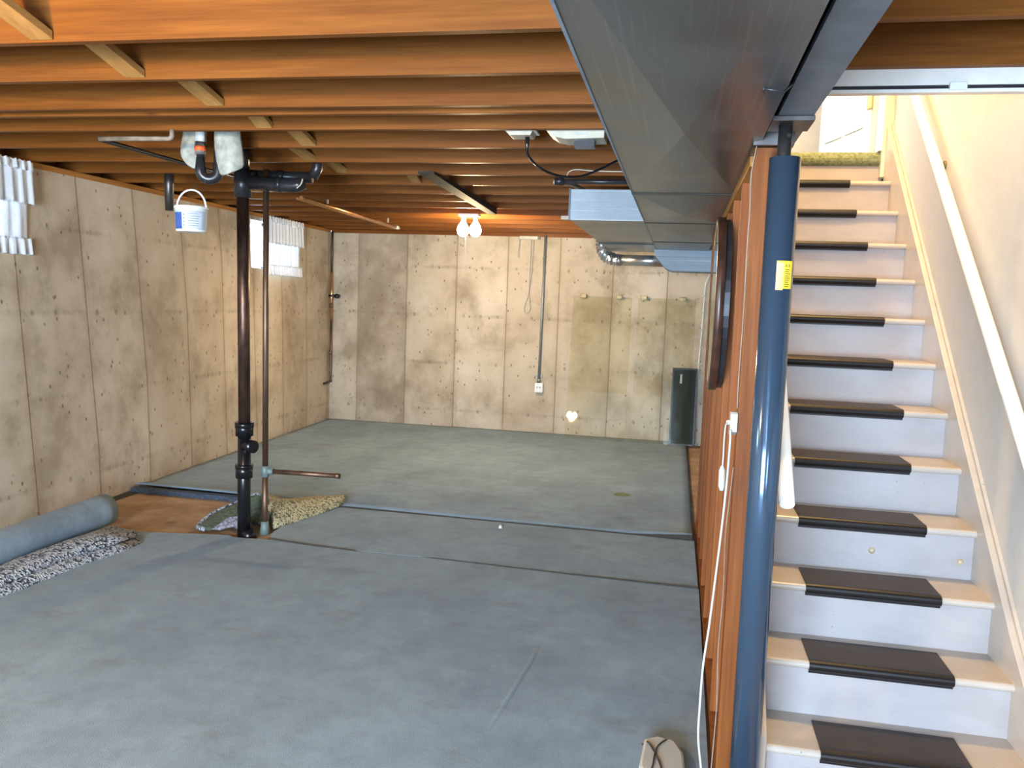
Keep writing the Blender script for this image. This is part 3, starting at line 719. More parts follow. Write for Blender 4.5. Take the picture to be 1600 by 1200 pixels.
# ================================================================== curtains
def curtain(y0, y1, label, skew=0.0, gap=None):
    t = thing('curtain', (-4.39, (y0 + y1) / 2, 1.8), label, 'curtain', 'ruffled cafe curtains')
    def sheet(ya, yb, z0, z1, x, amp, flare, nn, ruff=.0, ph=0):
        rows = []; N_ = nn * 8
        for j in range(9):
            v = j / 8; z = z1 + (z0 - z1) * v; row = []
            for k in range(N_ + 1):
                s_ = k / N_; y = ya + (yb - ya) * s_
                y = (ya + yb) / 2 + (y - (ya + yb) / 2) * (1 + flare * v)
                x_ = x + (amp * (.5 + .5 * v)) * (math.sin(2 * PI * s_ * nn + ph) + .35 * math.sin(2 * PI * s_ * nn * 2.3 + 1 + ph))
                zz = z + (ruff * math.sin(2 * PI * s_ * nn * 1.7 + ph) if j in (0, 8) else 0)
                row.append((x_, y, zz))
            rows.append(row)
        return MB().grid(rows)
    tt = MB(); tt.tube([(-4.37, y0 - .02, 2.385), (-4.37, y1 + .02, 2.385)], .006, 8); tt.build('rod', WHITEP, t)
    sheet(y0 + .01, y1 - .01, 1.90, 2.34, -4.365, .012, .0, 9).build('lower_panel', CURT, t, solid=.0015)
    sheet(y0 + .01, y1, 1.80, 1.91, -4.355, .016, .01, 13, .003, 1).build('bottom_ruffle', CURT, t, solid=.0015)
    sheet(y0, y1, 2.14, 2.41, -4.335, .014, .03, 11, .006, 2).build('valance', CURT, t, solid=.0015)
    sheet(y0, y1, 2.36, 2.42, -4.328, .012, .01, 15, .006, 3).build('top_ruffle', CURT, t, solid=.0015)
curtain(3.95, 4.955, 'white ruffled curtain over the nearer high window, cut by the photo edge')
curtain(8.25, 9.08, 'white ruffled curtain over the far high window, glowing with daylight')

# ================================================================== carpets
def slab_poly(poly, z0, z1, name, mat, label, cat='carpet', sub=None):
    q = MB(); q.prism(poly, 2, z0, z1); return tag(q.build(name, mat), label, cat)
near = [(-4.30, -3.55), (.183, -3.55), (.183, 2.9), (.190, 4.772), (-.6, 4.80), (-1.45, 4.848), (-1.46, 4.858), (-1.93, 4.846), (-2.30, 4.868), (-2.58, 4.905), (-2.66, 4.895), (-2.72, 4.885), (-2.80, 4.885), (-2.85, 4.92), (-2.95, 4.90), (-3.3, 4.83), (-3.64, 4.78), (-3.9, 4.79), (-4.02, 4.86), (-4.10, 4.84), (-4.225, 4.82), (-4.235, 4.2)]
cn = slab_poly(near, -.015, 0, 'carpet', CARPET, 'large blue-grey carpet covering the floor nearest the camera'); cn['_o'] = tuple(cn.location)
q = MB(); wp = smooth_path([(-.565, 3.78, 0), (-.562, 3.65, 0), (-.564, 3.545, 0), (-.575, 3.4, 0), (-.58, 3.325, 0), (-.59, 3.19, 0), (-.603, 3.025, 0), (-.618, 2.87, 0)], 4)
q.grid([[(p.x - .022, p.y, .0002) for p in wp], [(p.x - .006, p.y, .0002 + .006 * math.sin(PI * i / (len(wp) - 1))) for i, p in enumerate(wp)], [(p.x + .003, p.y, .0002) for p in wp]]); q.build('wrinkle', CARPET, cn)
strip = [(.185, 4.782), (-.6, 4.81), (-1.44, 4.856), (-1.46, 4.8585), (-1.93, 4.8465), (-2.30, 4.876), (-2.555, 4.915), (-2.60, 5.02), (-2.62, 5.2), (-2.56, 5.5), (-2.47, 5.835), (-1.2, 5.815), (.178, 5.782)]
cs = slab_poly(strip, -.015, .003, 'carpet', CARPET, 'blue-grey carpet strip between the two long floor seams'); cs['_o'] = tuple(cs.location)
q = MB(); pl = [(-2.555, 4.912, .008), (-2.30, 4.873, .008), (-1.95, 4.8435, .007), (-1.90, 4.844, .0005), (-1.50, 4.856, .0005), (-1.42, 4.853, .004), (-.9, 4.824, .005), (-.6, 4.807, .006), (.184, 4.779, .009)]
q.grid([[(x, y, .0) for x, y, h_ in pl], [(x, y, h_ + .0005) for x, y, h_ in pl], [(x, y + .004, h_ + .0005) for x, y, h_ in pl]], False); q.build('seam_shade_edge', HARDB, cs)  # raised cut edge, coloured dark to stand for shade in the seam crevice
# far carpet as a displaced grid with the lifted corner and a gentle roll at the front edge
q = MB(); rows = []
nx, ny = 60, 40
for j in range(ny + 1):
    v = j / ny; row = []
    for i in range(nx + 1):
        u = i / nx
        x_left = xl(5.9 + v * 4.1, 0) - .0 + .02
        yf = 5.882 - .088 * u
        x = x_left + (.165 - .02 * v - x_left) * u; y = yf + (YB - .01 - yf) * v
        z = .004 + .004 * min(1, v / .1) + .003 * math.sin(x * 2.1) * math.sin(y * 1.3)
        if v < .06 and u > .9: z += .03 * ((u - .9) / .1) * (1 - v / .06)
        if v < .05 and u < .36: z += .035 * (1 - (v / .05)) * (1 - (u / .36) ** 4)
        z = max(z, -.012)
        row.append((x, y, z))
    rows.append(row)
q.grid(rows); o = q.build('carpet', CARPET, solid=.008); tag(o, 'faded grey-green carpet covering the far half of the floor', 'carpet'); o['_o'] = tuple(o.location)
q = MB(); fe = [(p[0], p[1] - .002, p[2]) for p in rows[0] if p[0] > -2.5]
q.grid([[(x, y, .002) for x, y, z in fe], [(x, y, max(.009, z + .005)) for x, y, z in fe], [(x, y + .004, max(.009, z + .005) + .0005) for x, y, z in fe]], False); q.build('seam_shade_edge', HARDB, o)  # front edge ribbon with the seam's crevice shade put into its colour
# pad strip showing below the far carpet's left front edge
tag(MB().prism([(-4.22, 5.80), (-3.2, 5.80), (-2.75, 5.83), (-2.75, 5.87), (-4.22, 5.87)], 2, -.019, .018).build('carpet_pad', plain('blue_pad', (.06, .08, .12), .9, 0, .4, .8, vs=50)), 'dark blue carpet pad edge between bare floor patch and far carpet', 'carpet pad')
# dark strip along the left wall at the bare patch
tag(MB().box(-4.26, -4.15, 4.87, 5.80, -.0195, -.014).build('wall_gap_strip', HARDB), 'black line where the bare slab meets the left wall', 'dirt', kind='stuff')
# carpet roll
t0 = Vector((-3.73, 4.86, .108)); dr = Vector((.03, -1.0, 0)).normalized()
ends = (t0, t0 + dr * 1.7)
q = MB(); n_ = 40; rows = []
for i in range(19):
    p = ends[0] + (ends[1] - ends[0]) * (i / 18); side = Vector((dr.y, -dr.x, 0)); row = []
    for k in range(n_ + 9):
        a = 2 * PI * k / n_ * 1.0 - 1.9; R = .105 - .0016 * max(0, k - n_) - .0018 * math.sin(3 * a + i * .4)
        if k > n_: R -= .004
        row.append(tuple(p + side * R * math.cos(a) + Vector((0, 0, 1)) * R * math.sin(a)))
    rows.append(row)
q.grid(rows); 
for e_ in (0, 18):
    q.add(rows[e_][:n_], [tuple(range(n_))])
tag(q.build('carpet_roll', CARPET), 'rolled-up blue-grey carpet lying by the left wall', 'carpet roll')
# folded speckled pad beside it
def pad_fold(pts_l, pts_r, z0, z1, name, label):
    q = MB(); n = len(pts_l); m_ = 6; top = []; 
    for i in range(n):
        row = []
        for k in range(m_ + 1):
            s_ = k / m_; x = pts_l[i][0] + (pts_r[i][0] - pts_l[i][0]) * s_; y = pts_l[i][1] + (pts_r[i][1] - pts_l[i][1]) * s_
            z = z0 + (z1[i] - z0) * (math.sin(PI * min(1, max(0, s_))) ** .4) + .006 * math.sin(i * 2.1 + k * 1.3)
            if k in (0, m_): z = z0
            row.append((x, y, z))
        top.append(row)
    q.grid(top, True)
    if label is None: return q
    return tag(q.build(name, PAD, solid=.006), label, 'carpet pad')
pad_fold([(-3.60, 4.64), (-3.60, 4.45), (-3.595, 4.2), (-3.585, 3.9), (-3.575, 3.6), (-3.56, 3.2)], [(-3.26, 4.60), (-3.25, 4.40), (-3.30, 4.15), (-3.31, 3.85), (-3.33, 3.5), (-3.36, 3.1)], .001, [.025, .03, .04, .04, .04, .04], 'carpet_pad', 'speckled grey carpet pad folded over on the carpet beside the roll')
pd = [o for o in SC.objects if o.get('label', '').startswith('speckled grey carpet pad')][0]; pd['_o'] = tuple(pd.location)
pad_fold([(-3.595, 4.66), (-3.595, 4.45), (-3.59, 4.2), (-3.58, 3.9), (-3.57, 3.6), (-3.555, 3.2)], [(-3.30, 4.63), (-3.31, 4.42), (-3.37, 4.15), (-3.38, 3.85), (-3.37, 3.5), (-3.40, 3.1)], .04, [.065, .08, .09, .085, .08, .08], '', None).build('folded_layer', PAD, pd, solid=.006)
# folded flap behind the pipes
def loft(curves, n=14):
    cs = []
    for c_ in curves:
        p = smooth_path(c_, 8); L = len(p) - 1
        cs.append([p[round(i * L / n)] for i in range(n + 1)])
    rows = []
    for i in range(n + 1):
        rows.append([tuple(v) for v in smooth_path([c_[i] for c_ in cs], 5)])
    return rows
t = thing('carpet_flap', (-2.75, 5.4, 0), 'cream speckled carpet flap folded back behind the two pipes', 'carpet')
q = MB(); q.grid(loft([[(-2.64, 5.13, .004), (-2.585, 5.3, .004), (-2.51, 5.6, .004), (-2.46, 5.86, .01)],
                       [(-2.67, 5.17, .06), (-2.61, 5.36, .055), (-2.545, 5.65, .05), (-2.455, 5.90, .035)],
                       [(-2.80, 5.30, .175), (-2.68, 5.48, .11), (-2.60, 5.74, .075), (-2.475, 5.98, .055)],
                       [(-2.88, 5.52, .13), (-2.80, 5.70, .06), (-2.68, 5.90, .045), (-2.50, 6.06, .04)],
                       [(-2.95, 5.75, .03), (-2.88, 5.88, .02), (-2.75, 6.0, .02), (-2.55, 6.12, .02)]])); q.build('speckled_underside', PADY, t, solid=.012)
q = MB(); q.grid(loft([[(-2.66, 5.12, .01), (-2.74, 5.18, .008), (-2.86, 5.16, .006), (-2.97, 5.08, .004), (-3.02, 4.96, .004)],
                       [(-2.70, 5.20, .09), (-2.80, 5.28, .09), (-2.94, 5.26, .07), (-3.06, 5.14, .05), (-3.08, 4.96, .02)],
                       [(-2.76, 5.28, .17), (-2.90, 5.36, .165), (-3.04, 5.34, .10), (-3.12, 5.20, .055), (-3.12, 5.0, .012)]], 16)); q.build('green_pile_side', plain('carpet_green_dark', (.10, .125, .085), .95, 0, .3, .6, vs=40), t, solid=.01)
q = MB(); q.tube(smooth_path([(-2.77, 5.29, .175), (-2.90, 5.37, .168), (-3.04, 5.35, .10), (-3.13, 5.20, .055), (-3.125, 5.0, .016), (-3.05, 4.95, .012)]), .014, 8); q.build('curled_rim', PAD, t)
q = MB(); random.seed(3); rows = [[(-2.99 + .05 * i + random.uniform(-.012, .012), 4.955 + .05 * j + random.uniform(-.01, .01), .01 + random.uniform(0, .07) * (1 if 0 < i < 4 else .2)) for i in range(5)] for j in range(4)]
q.grid(rows, False); tag(q.build('crumpled_scrap', plain('scrap_foil', (.42, .42, .52), .4, .3, .5, .5, vs=60), solid=.002), 'crumpled lilac plastic scrap lying at the foot of the drain stack', 'scrap')
t = tag(MB().lathe((-.402, 6.995, .006), [(.078, 0), (.078, .004), (.07, .006)], 36).build('floor_drain', DRAING), 'round green cover disc lying on the far carpet', 'cover')
tag(MB().lathe((-1.17, 5.66, .002), [(.012, 0), (.014, .008), (.008, .02), (.003, .024)], 12).build('white_bit', WHITEP), 'tiny white plastic bit lying on the carpet seam', 'litter')

# ================================================================== stud wall
t = thing('stud_wall', (.23, 4.6, -.02), 'open wooden stud wall behind the blue post, partitioning off the stairs', 'stud wall')
SY = [2.785, 3.26, 3.77, 4.28, 4.79, 5.30, 5.81, 6.28]
for y in SY: MB().box(.199, .288, y - .0, y + .038, .018, 2.075).build('stud', STUD, t, bevel=.002)
MB().box(.197, .289, 2.77, 6.33, -.02, .018).build('bottom_plate', STUD, t)
MB().box(.197, .289, 2.90, 6.33, 2.075, 2.148).build('top_plate', JOISTY, t)
MB().box(.197, .289, 2.73, 2.768, -.02, 2.105).build('end_stud', STUD, t, bevel=.002)
MB().box(.19, .31, 2.70, 2.895, 2.107, 2.148).build('bearing_plate', STEELD, t)

# oval mirror leaning on the studs
t = thing('oval_mirror', (.16, 4.0, 1.24), 'oval mirror in dark wooden frame hung on the studs, seen edge-on', 'mirror')
def ring(cy_, cz, ry, rz, wy, x0, x1, n=56):
    q = MB(); vs = []
    for k in range(n):
        a = 2 * PI * k / n; c_, s_ = math.cos(a), math.sin(a)
        vs += [(x0 + .005, cy_ + ry * c_, cz + rz * s_), (x0, cy_ + (ry - wy * .4) * c_, cz + (rz - wy * .4) * s_), (x0 + .002, cy_ + (ry - wy) * c_, cz + (rz - wy) * s_), (x1, cy_ + (ry - wy) * c_, cz + (rz - wy) * s_), (x1, cy_ + ry * c_, cz + rz * s_)]
    fs = []
    for k in range(n):
        k2 = (k + 1) % n
        for j in range(5): fs.append((k * 5 + j, k * 5 + (j + 1) % 5, k2 * 5 + (j + 1) % 5, k2 * 5 + j))
    return q.add(vs, fs, True)
ring(3.86, 1.625, .32, .385, .040, .136, .172).build('frame', FRAMEW, t)
q = MB(); n_ = 48; q.add([(.1385, 3.86 + .285 * math.cos(2*PI*k/n_), 1.625 + .345 * math.sin(2*PI*k/n_)) for k in range(n_)], [tuple(range(n_))]); q.build('mirror_glass', MIRROR, t)
q = MB(); q.add([(.172 + dx * 2, 3.86 + .30 * math.cos(2*PI*k/n_), 1.625 + .375 * math.sin(2*PI*k/n_)) for dx in (0, .012) for k in range(n_)], [tuple(range(n_)), tuple(range(n_, 2*n_))] + [(k, (k+1) % n_, n_ + (k+1) % n_, n_ + k) for k in range(n_)]); q.build('backing', BLACKM, t)

# outlet on the stud, cords, adapter, cable
t = thing('stud_outlet', (.185, 2.735, 1.2), 'white surface outlet screwed to the side of the end stud', 'outlet')
MB().prism([(2.715, 1.215), (2.765, 1.198), (2.765, 1.275), (2.725, 1.278), (2.715, 1.272)], 0, .174, .197).build('outlet_body', CORDM, t, bevel=.003)
MB().tube([(.176, 2.722, 1.245), (.166, 2.715, 1.245)], .007, 12).build('plug', WHITEP, t)
t = thing('extension_cord', (.15, 2.7, 0), 'white cord with inline switch hanging from the stud outlet to the floor', 'cord')
MB().tube(smooth_path([(.168, 2.715, 1.245), (.160, 2.705, 1.235), (.157, 2.69, 1.19), (.157, 2.68, 1.14), (.156, 2.68, 1.105)]), .0025, 8).build('short_lead', CORDM, t)
MB().tube([(.156, 2.68, 1.112), (.156, 2.68, 1.095), (.157, 2.68, 1.045), (.158, 2.68, 1.03)], [.004, .010, .010, .006], 12).build('inline_switch', CORDM, t)
MB().tube(smooth_path([(.176, 2.712, 1.222), (.176, 2.70, 1.17), (.172, 2.68, 1.046), (.164, 2.66, .905), (.153, 2.62, .771), (.140, 2.58, .618), (.128, 2.55, .506), (.124, 2.52, .396), (.124, 2.5, .30), (.138, 2.5, .20), (.15, 2.5, .1), (.15, 2.56, .014), (.12, 2.66, .012)]), .0036, 10).build('long_lead', CORDM, t)
tag(MB().tube(smooth_path([(.193, 2.725, 1.10), (.186, 2.71, 1.0), (.180, 2.70, .88), (.184, 2.70, .7), (.180, 2.70, .5), (.186, 2.70, .3), (.180, 2.70, .05)]), .0016, 8).build('cord', CABLEM), 'thin cream wire running down the edge of the end stud', 'cord')
t = thing('power_adapter', (.03, 2.83, 0), 'white plastic box with dark cord lying on the carpet by the post', 'adapter')
q = MB(); q.prism([(-.045, 2.93), (.0, 2.965), (.065, 2.945), (.095, 2.87), (.105, 2.70), (-.03, 2.66), (-.055, 2.75)], 2, .001, .045); q.build('case', CORDM, t, bevel=.01)
q = MB(); q.tube(smooth_path([(-.05, 2.93, .02), (-.03, 2.9, .047), (.0, 2.82, .048), (.02, 2.74, .048), (.03, 2.66, .03)]), .003, 6); q.tube(smooth_path([(.05, 2.96, .03), (.03, 2.93, .047), (.0, 2.86, .049), (-.01, 2.74, .048), (-.02, 2.65, .03)]), .003, 6); q.build('cord', BLACKM, t)
tag(MB().tube(smooth_path([(.206, 2.722, 2.14), (.200, 2.722, 2.096), (.192, 2.722, 2.04), (.190, 2.722, 1.99), (.193, 2.722, 1.91), (.192, 2.724, 1.8), (.194, 2.724, 1.6), (.192, 2.724, 1.4), (.193, 2.724, 1.29)]), .0016, 8).build('cable', CABLEM), 'white cable stapled down the upper part of the end stud', 'cable')

# armoured cable on the back wall right corner
q = MB(); q.tube(smooth_path([(.31, YB - .02, 2.02), (.275, YB - .02, 1.92), (.262, YB - .02, 1.8), (.255, YB - .02, 1.4), (.24, YB - .02, .9), (.235, YB - .02, .45)]), .006, 8)
t = thing('wall_cable', (.24, YB, .45), 'thin white cable clipped down the back wall beside the stud wall', 'cable')
q.build('cable', WHITEP, t); q = MB()
for z in (1.75, 1.55, 1.35, 1.15, .95, .75, .55): MB().box(.225, .275, YB - .03, YB, z, z + .015).build('clip', CREAM, t)

# ================================================================== back wall items
t = thing('wall_outlet', (-1.655, YB, .52), 'white square outlet on the back wall at the foot of the grey conduit', 'outlet')
MB().box(-1.705, -1.605, YB - .055, YB, .515, .63).build('outlet_box', WHITEP, t, bevel=.004)
q = MB()
for xx in (-1.675, -1.64): q.tube([(xx, YB - .056, .575), (xx, YB - .054, .575)], .013, 12)
q.build('sockets', CREAM, t)
t = thing('conduit', (-1.66, YB, .63), 'straight grey conduit running from the sill plate down to the outlet', 'conduit')
MB().tube([(-1.648, YB - .03, 2.42), (-1.662, YB - .03, .62)], .015, 14).build('pipe', GREYC, t)
MB().tube([(-1.661, YB - .03, .68), (-1.661, YB - .03, .64)], .024, 14).build('connector', GREYC, t)
MB().box(-1.70, -1.62, YB - .02, YB, .70, .72).build('strap', GREYC, t)
t = thing('junction_strip', (-1.86, YB, 2.38), 'cream box at the top of the back wall with a twist of wire', 'junction box')
MB().box(-1.96, -1.74, YB - .06, YB - .0, 2.365, 2.405).build('box', CREAM, t, bevel=.004)
MB().box(-1.74, -1.715, YB - .05, YB, 2.37, 2.40).build('end_cap', BLACKM, t)
q = MB(); q.tube(smooth_path([(-1.985, YB - .03, 2.38), (-1.965, YB - .03, 2.30), (-1.99, YB - .03, 2.22), (-1.97, YB - .03, 2.15), (-1.98, YB - .03, 2.27), (-1.96, YB - .03, 2.36)]), .006, 8); q.build('twisted_wire', CREAM, t)
tag(MB().tube(smooth_path([(-1.82, YB - .02, 2.365), (-1.825, YB - .02, 2.0), (-1.83, YB - .02, 1.72), (-1.87, YB - .02, 1.58), (-1.875, YB - .02, 1.50), (-1.84, YB - .02, 1.475), (-1.80, YB - .02, 1.53), (-1.815, YB - .02, 1.65), (-1.825, YB - .02, 1.75), (-1.80, YB - .02, 2.0), (-1.79, YB - .02, 2.36)]), .003, 8).build('hanging_wire', GREYC), 'thin dark wire hanging in a loop below the cream box', 'wire')
# water line with valve in the corner
t = thing('copper_water_line', (-4.49, YB - .1, .5), 'vertical copper water pipe with black valve handle in the back corner', 'pipe')
X_ = -4.495 + .115
MB().tube([(X_ - .0, YB - .06, 2.42), (X_, YB - .06, 1.9)], .012, 12).build('upper_pipe', STEELD, t)
MB().tube([(X_, YB - .06, 1.9), (X_ + .003, YB - .06, 1.30)], .014, 12).build('copper_pipe', COPB, t)
q = MB(); q.tube([(X_ + .003, YB - .06, 1.30), (X_ + .004, YB - .06, .52)] + [(X_ - .01, YB - .06, .50), (X_ - .0, YB - .07, .497)], .014, 12)
q.build('lower_pipe', COPPER, t)
MB().tube([(X_ + .01, YB - .06, .505), (X_ - .0, YB - .25, .49)], .013, 12).build('bottom_bend', BLACKM, t)
q = MB(); q.tube([(X_ - .03, YB - .06, 1.60), (X_ + .05, YB - .06, 1.60)], .018, 12); q.build('valve_body', STEELD, t)
MB().tube([(X_ + .04, YB - .06, 1.60), (X_ + .07, YB - .06, 1.60), (X_ + .11, YB - .06, 1.595)], [.02, .03, .024], 14).build('valve_handle', BLACKP, t)
q = MB()
for z in (1.45, .85): q.tube([(X_, YB - .06, z), (X_, YB - .06, z + .05)], .02, 12)
q.build('fittings', COPPER, t)

# leaning glass panes
def pane(xa, xb, label, clips):
    t = thing('glass_pane', ((xa + xb) / 2, 9.75, .003), label, 'glass pane', 'glass shower panes on the back wall')
    zt, yb, yt = 1.71, 9.735, YB - .03
    n_ = Vector((0, -(zt), (yt - yb))).normalized() * .006
    lo = [(xa, yb, .02), (xb, yb, .02)]; hi = [(xa, yt, zt), (xb, yt, zt)]
    MB().add([lo[0], lo[1], hi[1], hi[0]], [(0, 1, 2, 3)]).build('glass', GLASS, t, solid=.006)
    for c_ in clips:
        MB().box(c_ - .035, c_ + .035, yt - .03, yt + .0, zt - .02, zt + .025).build('brass_hinge', BRASSD, t, bevel=.003)
pane(-1.275, -.57, 'clear frameless glass pane leaning on the back wall, nearer the conduit', (-1.155, -.73))
pane(-.50, .17, 'clear frameless glass pane leaning on the back wall, nearer the stud wall', (-.435, .02))
t = thing('dark_panel', (.1, 9.8, 0), 'dark framed panel leaning in the back corner beside the stud wall', 'panel')
q = MB(); yb, yt, zt = 9.845, 10.02, .895; xa, xb = -.055, .235
def lean(x0, x1, s0, s1, y_off): 
    L = Vector((0, yt - yb, zt)).normalized(); Nn = Vector((0, -L.z, L.y))
    H_ = math.hypot(yt - yb, zt); B = Vector((0, yb, .004)); return [[B + Vector((x, 0, 0)) + L * s * H_ + Nn * o_ for x, s in ((x0, s0), (x1, s0), (x1, s1), (x0, s1))] for o_ in y_off]
a_, b_ = lean(xa + .01, xb - .01, .01, .99, (0, .006)); MB().hexa(a_, b_).build('panel_sheet', SCREEND, t)
q = MB()
for x0, x1, s0, s1 in ((xa, xb, 0, .02), (xa, xb, .98, 1), (xa, xa + .018, 0, 1), (xb - .018, xb, 0, 1)):
    a_, b_ = lean(x0, x1, s0, s1, (-.002, .014)); q.hexa(a_, b_)
q.build('panel_frame', SCREENF, t)
a_, b_ = lean(.035, .06, .80, .92, (.006, .009)); MB().hexa(a_, b_).build('latch', GREYC, t)

# ================================================================== staircase
XL_, XR_ = .345, 1.145
Y0, Z0, RUN, RISE = 2.91, .407, .231, .197
t = thing('staircase', (.74, 2.5, -.02), 'white painted wooden staircase rising behind the blue post', 'staircase')
def nose_prof(y, z, th=.028, back=.262):
    pts = [(y + back, z), (y + th / 2, z)]
    for k in range(1, 8):
        a = PI / 2 + PI * k / 8; pts.append((y + th / 2 + th / 2 * math.cos(a), z - th / 2 + th / 2 * math.sin(a)))
    pts += [(y + th / 2, z - th), (y + back, z - th)]; return pts
for k in range(-1, 11):
    y, z = Y0 + RUN * k, Z0 + RISE * k
    MB().prism(nose_prof(y, z), 0, XL_, XR_).build('tread', TREADM, t)
for k in range(-1, 12):
    y, z = Y0 + RUN * k, Z0 + RISE * k
    zb = -.02 if k == -1 else z - RISE
    MB().box(XL_, XR_, y + .026, y + .044, zb, z - (.028 if k < 11 else .045)).build('riser', RISERM, t)
def skirt(x0, x1, end_y, lo=2.62):
    s1 = lambda y: 1.086 + .898 * (y - 3.595); s0 = lambda y: -.02 if y < 3.0 else Z0 + .853 * (y - Y0) - .40
    ys = [lo, 3.0, 3.6, 4.4, end_y]
    top = [(y, max(s1(y), .25)) for y in ys]; bot = [(y, s0(y)) for y in reversed(ys)]
    return MB().prism(top + bot, 0, x0, x1)
skirt(1.145, 1.178, 5.42).build('skirt_board', SKIRTM, t, bevel=.003)
skirt(.302, .345, 4.6, 2.66).build('skirt_board', SKIRTM, t, bevel=.003)
q = MB(); s1 = lambda y: 1.086 + .898 * (y - 3.595)
q.prism([(2.62, s1(2.62) + .001), (5.42, s1(5.42) + .001), (5.42, s1(5.42) + .022), (2.62, s1(2.62) + .022)], 0, 1.166, 1.179); q.build('cap_molding', SKIRTM, t)
KN = plain('knot_stain', (.36, .25, .13), .4, 0, .3); KNC = plain('knot_core', (.50, .42, .33), .4)
for x_, y_, z_, r_, strong in ((.783, 3.398, .687, .013, 1), (1.103, 3.398, .672, .013, 1)):
    y_ = Y0 + RUN * 2 + .026
    o = MB().tube([(x_, y_ - .0004, z_), (x_, y_ + .001, z_)], r_, 20, True, False).build('knot_stain', KN, t)
    MB().tube([(x_, y_ - .0007, z_), (x_, y_ + .001, z_)], r_ * .45, 16, True, False).build('knot_core', KNC, o)
# landing nosing carpet
q = MB(); y, z = Y0 + RUN * 11, 2.585
prof = [(y + .30, z), (y + .03, z)]
for k in range(1, 8):
    a = PI / 2 + PI * k / 8; prof.append((y + .03 + .042 * math.cos(a), z - .042 + .042 * math.sin(a)))
prof += [(y + .03, z - .084), (y + .05, z - .084), (y + .30, z - .06)]
q.prism(prof, 0, XL_, XR_); tag(q.build('landing_carpet', GREENC), 'moss green carpet edge wrapped over the top landing', 'carpet')

# tread mats
names = ['bottom', 'second', 'third', 'fourth', 'fifth', 'sixth', 'seventh', 'eighth', 'ninth', 'tenth', 'eleventh', 'topmost']
MX = [(.515, .965), (.500, .962), (.508, .972), (.500, .968), (.502, .955), (.500, .968), (.497, .965), (.500, .965), (.480, .962), (.455, .955), (.44, .93), (.42, .925)]
for i, k in enumerate(range(-1, 11)):
    y, z = Y0 + RUN * k, Z0 + RISE * k; x0, x1 = MX[i]
    lab = 'dark brown rubber mat on the %s stair tread%s' % (names[i], '' if i in (0, 11) else ' from the bottom')
    mt = thing('stair_mat', ((x0 + x1) / 2, y + .1, z), lab, 'stair mat', 'rubber mats on the stair treads')
    MB().box(x0, x1, y + .018, y + .205, z + .0005, z + .005).build('mat_sheet', MAT_, mt)
    th = .028; q = MB(); rows = []
    for R in (.0145, .0195):
        row = []
        for j in range(9):
            a = PI / 2 + PI * .95 * j / 8; row.append((y + th / 2 + R * math.cos(a) * 1.05, z - th / 2 + R * math.sin(a)))
        rows.append(row)
    prof = [(y + .03, z + .0055)] + rows[1] + [(rows[1][-1][0], rows[1][-1][1] - .008), (rows[0][-1][0], rows[0][-1][1] - .008)] + rows[0][::-1] + [(y + .03, z + .001)]
    q.prism(prof, 0, x0, x1); q.build('nosing_lip', MATD, mt)

# handrails
def rail(p0, p1, R, mat, label, brackets):
    t = thing('handrail', p0, label, 'handrail')
    MB().tube([p0, p1], R, 24).build('rail', mat, t, bevel=.004)
    P0, P1 = Vector(p0), Vector(p1)
    for s_, dx in brackets:
        p = P0 + (P1 - P0) * s_; q = MB()
        q.tube([p + Vector((0, 0, -R)), p + Vector((dx * .5, 0, -R - .03)), p + Vector((dx, 0, -R - .03))], .006, 10)
        q.tube([p + Vector((dx * .85, 0, -R - .03)), p + Vector((dx, 0, -R - .03))], .022, 14); q.build('bracket', BRASSD, t)
rail((.357, 2.66, 1.005), (.357, 5.0, 3.00), .0235, RAILW, 'white round handrail ending in front of the lower stairs beside the post', [(.4, -.06), (.8, -.06)])
rail((1.125, 2.3, .62), (1.125, 5.35, 3.27), .025, RAILM, 'cream round handrail on the right stairwell wall', [(.66, .055), (.15, .055)])

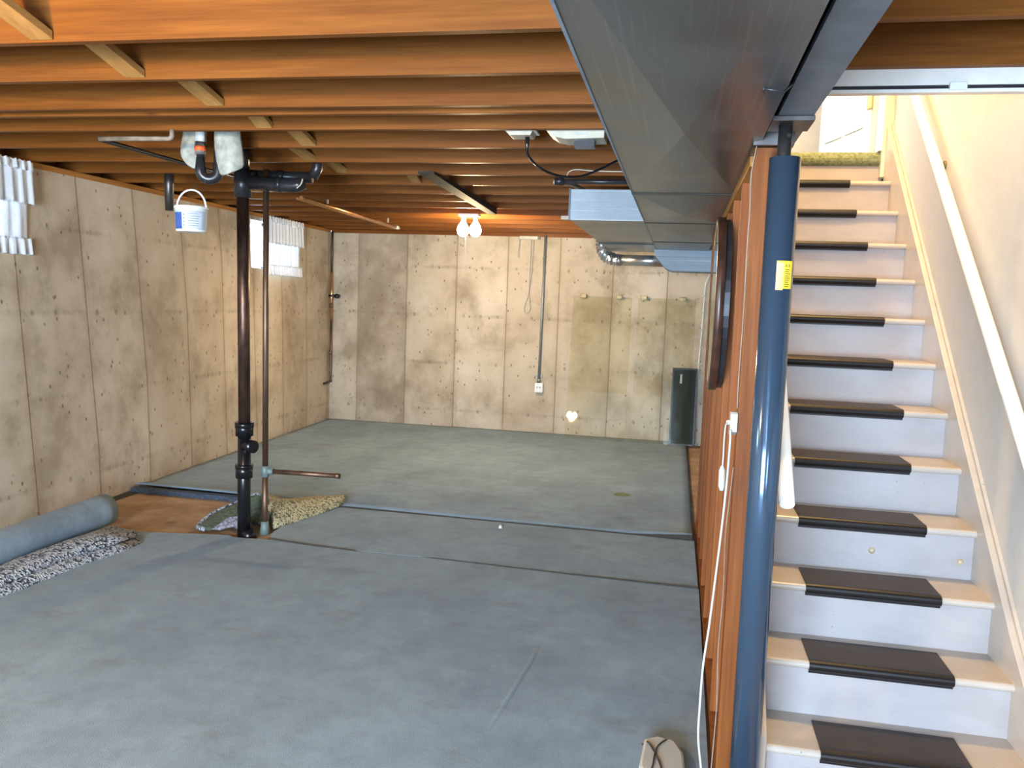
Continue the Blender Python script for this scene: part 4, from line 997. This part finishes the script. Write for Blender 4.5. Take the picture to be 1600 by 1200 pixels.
# header track over the stair opening
t = thing('door_track', (.9, 3.12, 2.36), 'white painted sliding door track across the stair opening', 'track')
MB().box(.335, 4.0, 3.134, 3.16, 2.372, 2.455).build('header_board', WPAINT, t)
MB().box(.335, 4.0, 3.125, 3.134, 2.385, 2.418).build('track_face', WPAINT, t)
MB().box(.335, 4.0, 3.122, 3.16, 2.360, 2.372).build('track_lip', WPAINT, t)
MB().box(.335, 4.0, 3.128, 3.134, 2.373, 2.384).build('track_groove', BLACKM, t)
MB().box(.845, .90, 3.11, 3.135, 2.366, 2.392).build('roller_clip', WHITEP, t, bevel=.003)

# upstairs door (swung open)
Xh, Yh = 1.095, 5.66
dd = Vector((-.26, .966, 0)).normalized(); nn = Vector((-dd.y, dd.x, 0))
def dpt(u, v, w_): p = Vector((Xh, Yh, 2.585)) + dd * u + nn * w_; return (p.x, p.y, p.z + v)
def dbox(q, u0, u1, v0, v1, w0, w1): q.hexa([dpt(u0, v0, w0), dpt(u1, v0, w0), dpt(u1, v0, w1), dpt(u0, v0, w1)], [dpt(u0, v1, w0), dpt(u1, v1, w0), dpt(u1, v1, w1), dpt(u0, v1, w1)])
q = MB(); dbox(q, 0, .74, 0, 2.03, -.035, 0); o = struct(q.build('door_2', DOORM))
for u0, u1 in ((.11, .335), (.405, .63)):
    for v0, v1 in ((.22, .80), (.98, 1.6), (1.7, 1.9)):
        q = MB(); dbox(q, u0, u1, v0, v1, .0, .006); q.build('panel', DOORM, o, bevel=.003)
        q = MB()
        for a in ((u0, u1, v0 - .02, v0), (u0, u1, v1, v1 + .02), (u0 - .02, u0, v0 - .02, v1 + .02), (u1, u1 + .02, v0 - .02, v1 + .02)): dbox(q, *a, 0, .012)
        q.build('panel_molding', DOORM, o, bevel=.003)
q = MB(); dbox(q, -.02, .045, .30, .39, .0, .012); q.build('hinge', BRASS, o, bevel=.002)
q = MB(); q.box(1.108, 1.126, 5.42, 5.52, 2.585, 4.62); q.box(.34, 1.126, 5.42, 5.52, 4.62, 4.68); struct(q.build('trim_5', DOORM), 'white door jamb at the top of the stairs')

# drop helper keys
for o in SC.objects:
    if '_o' in o: del o['_o']
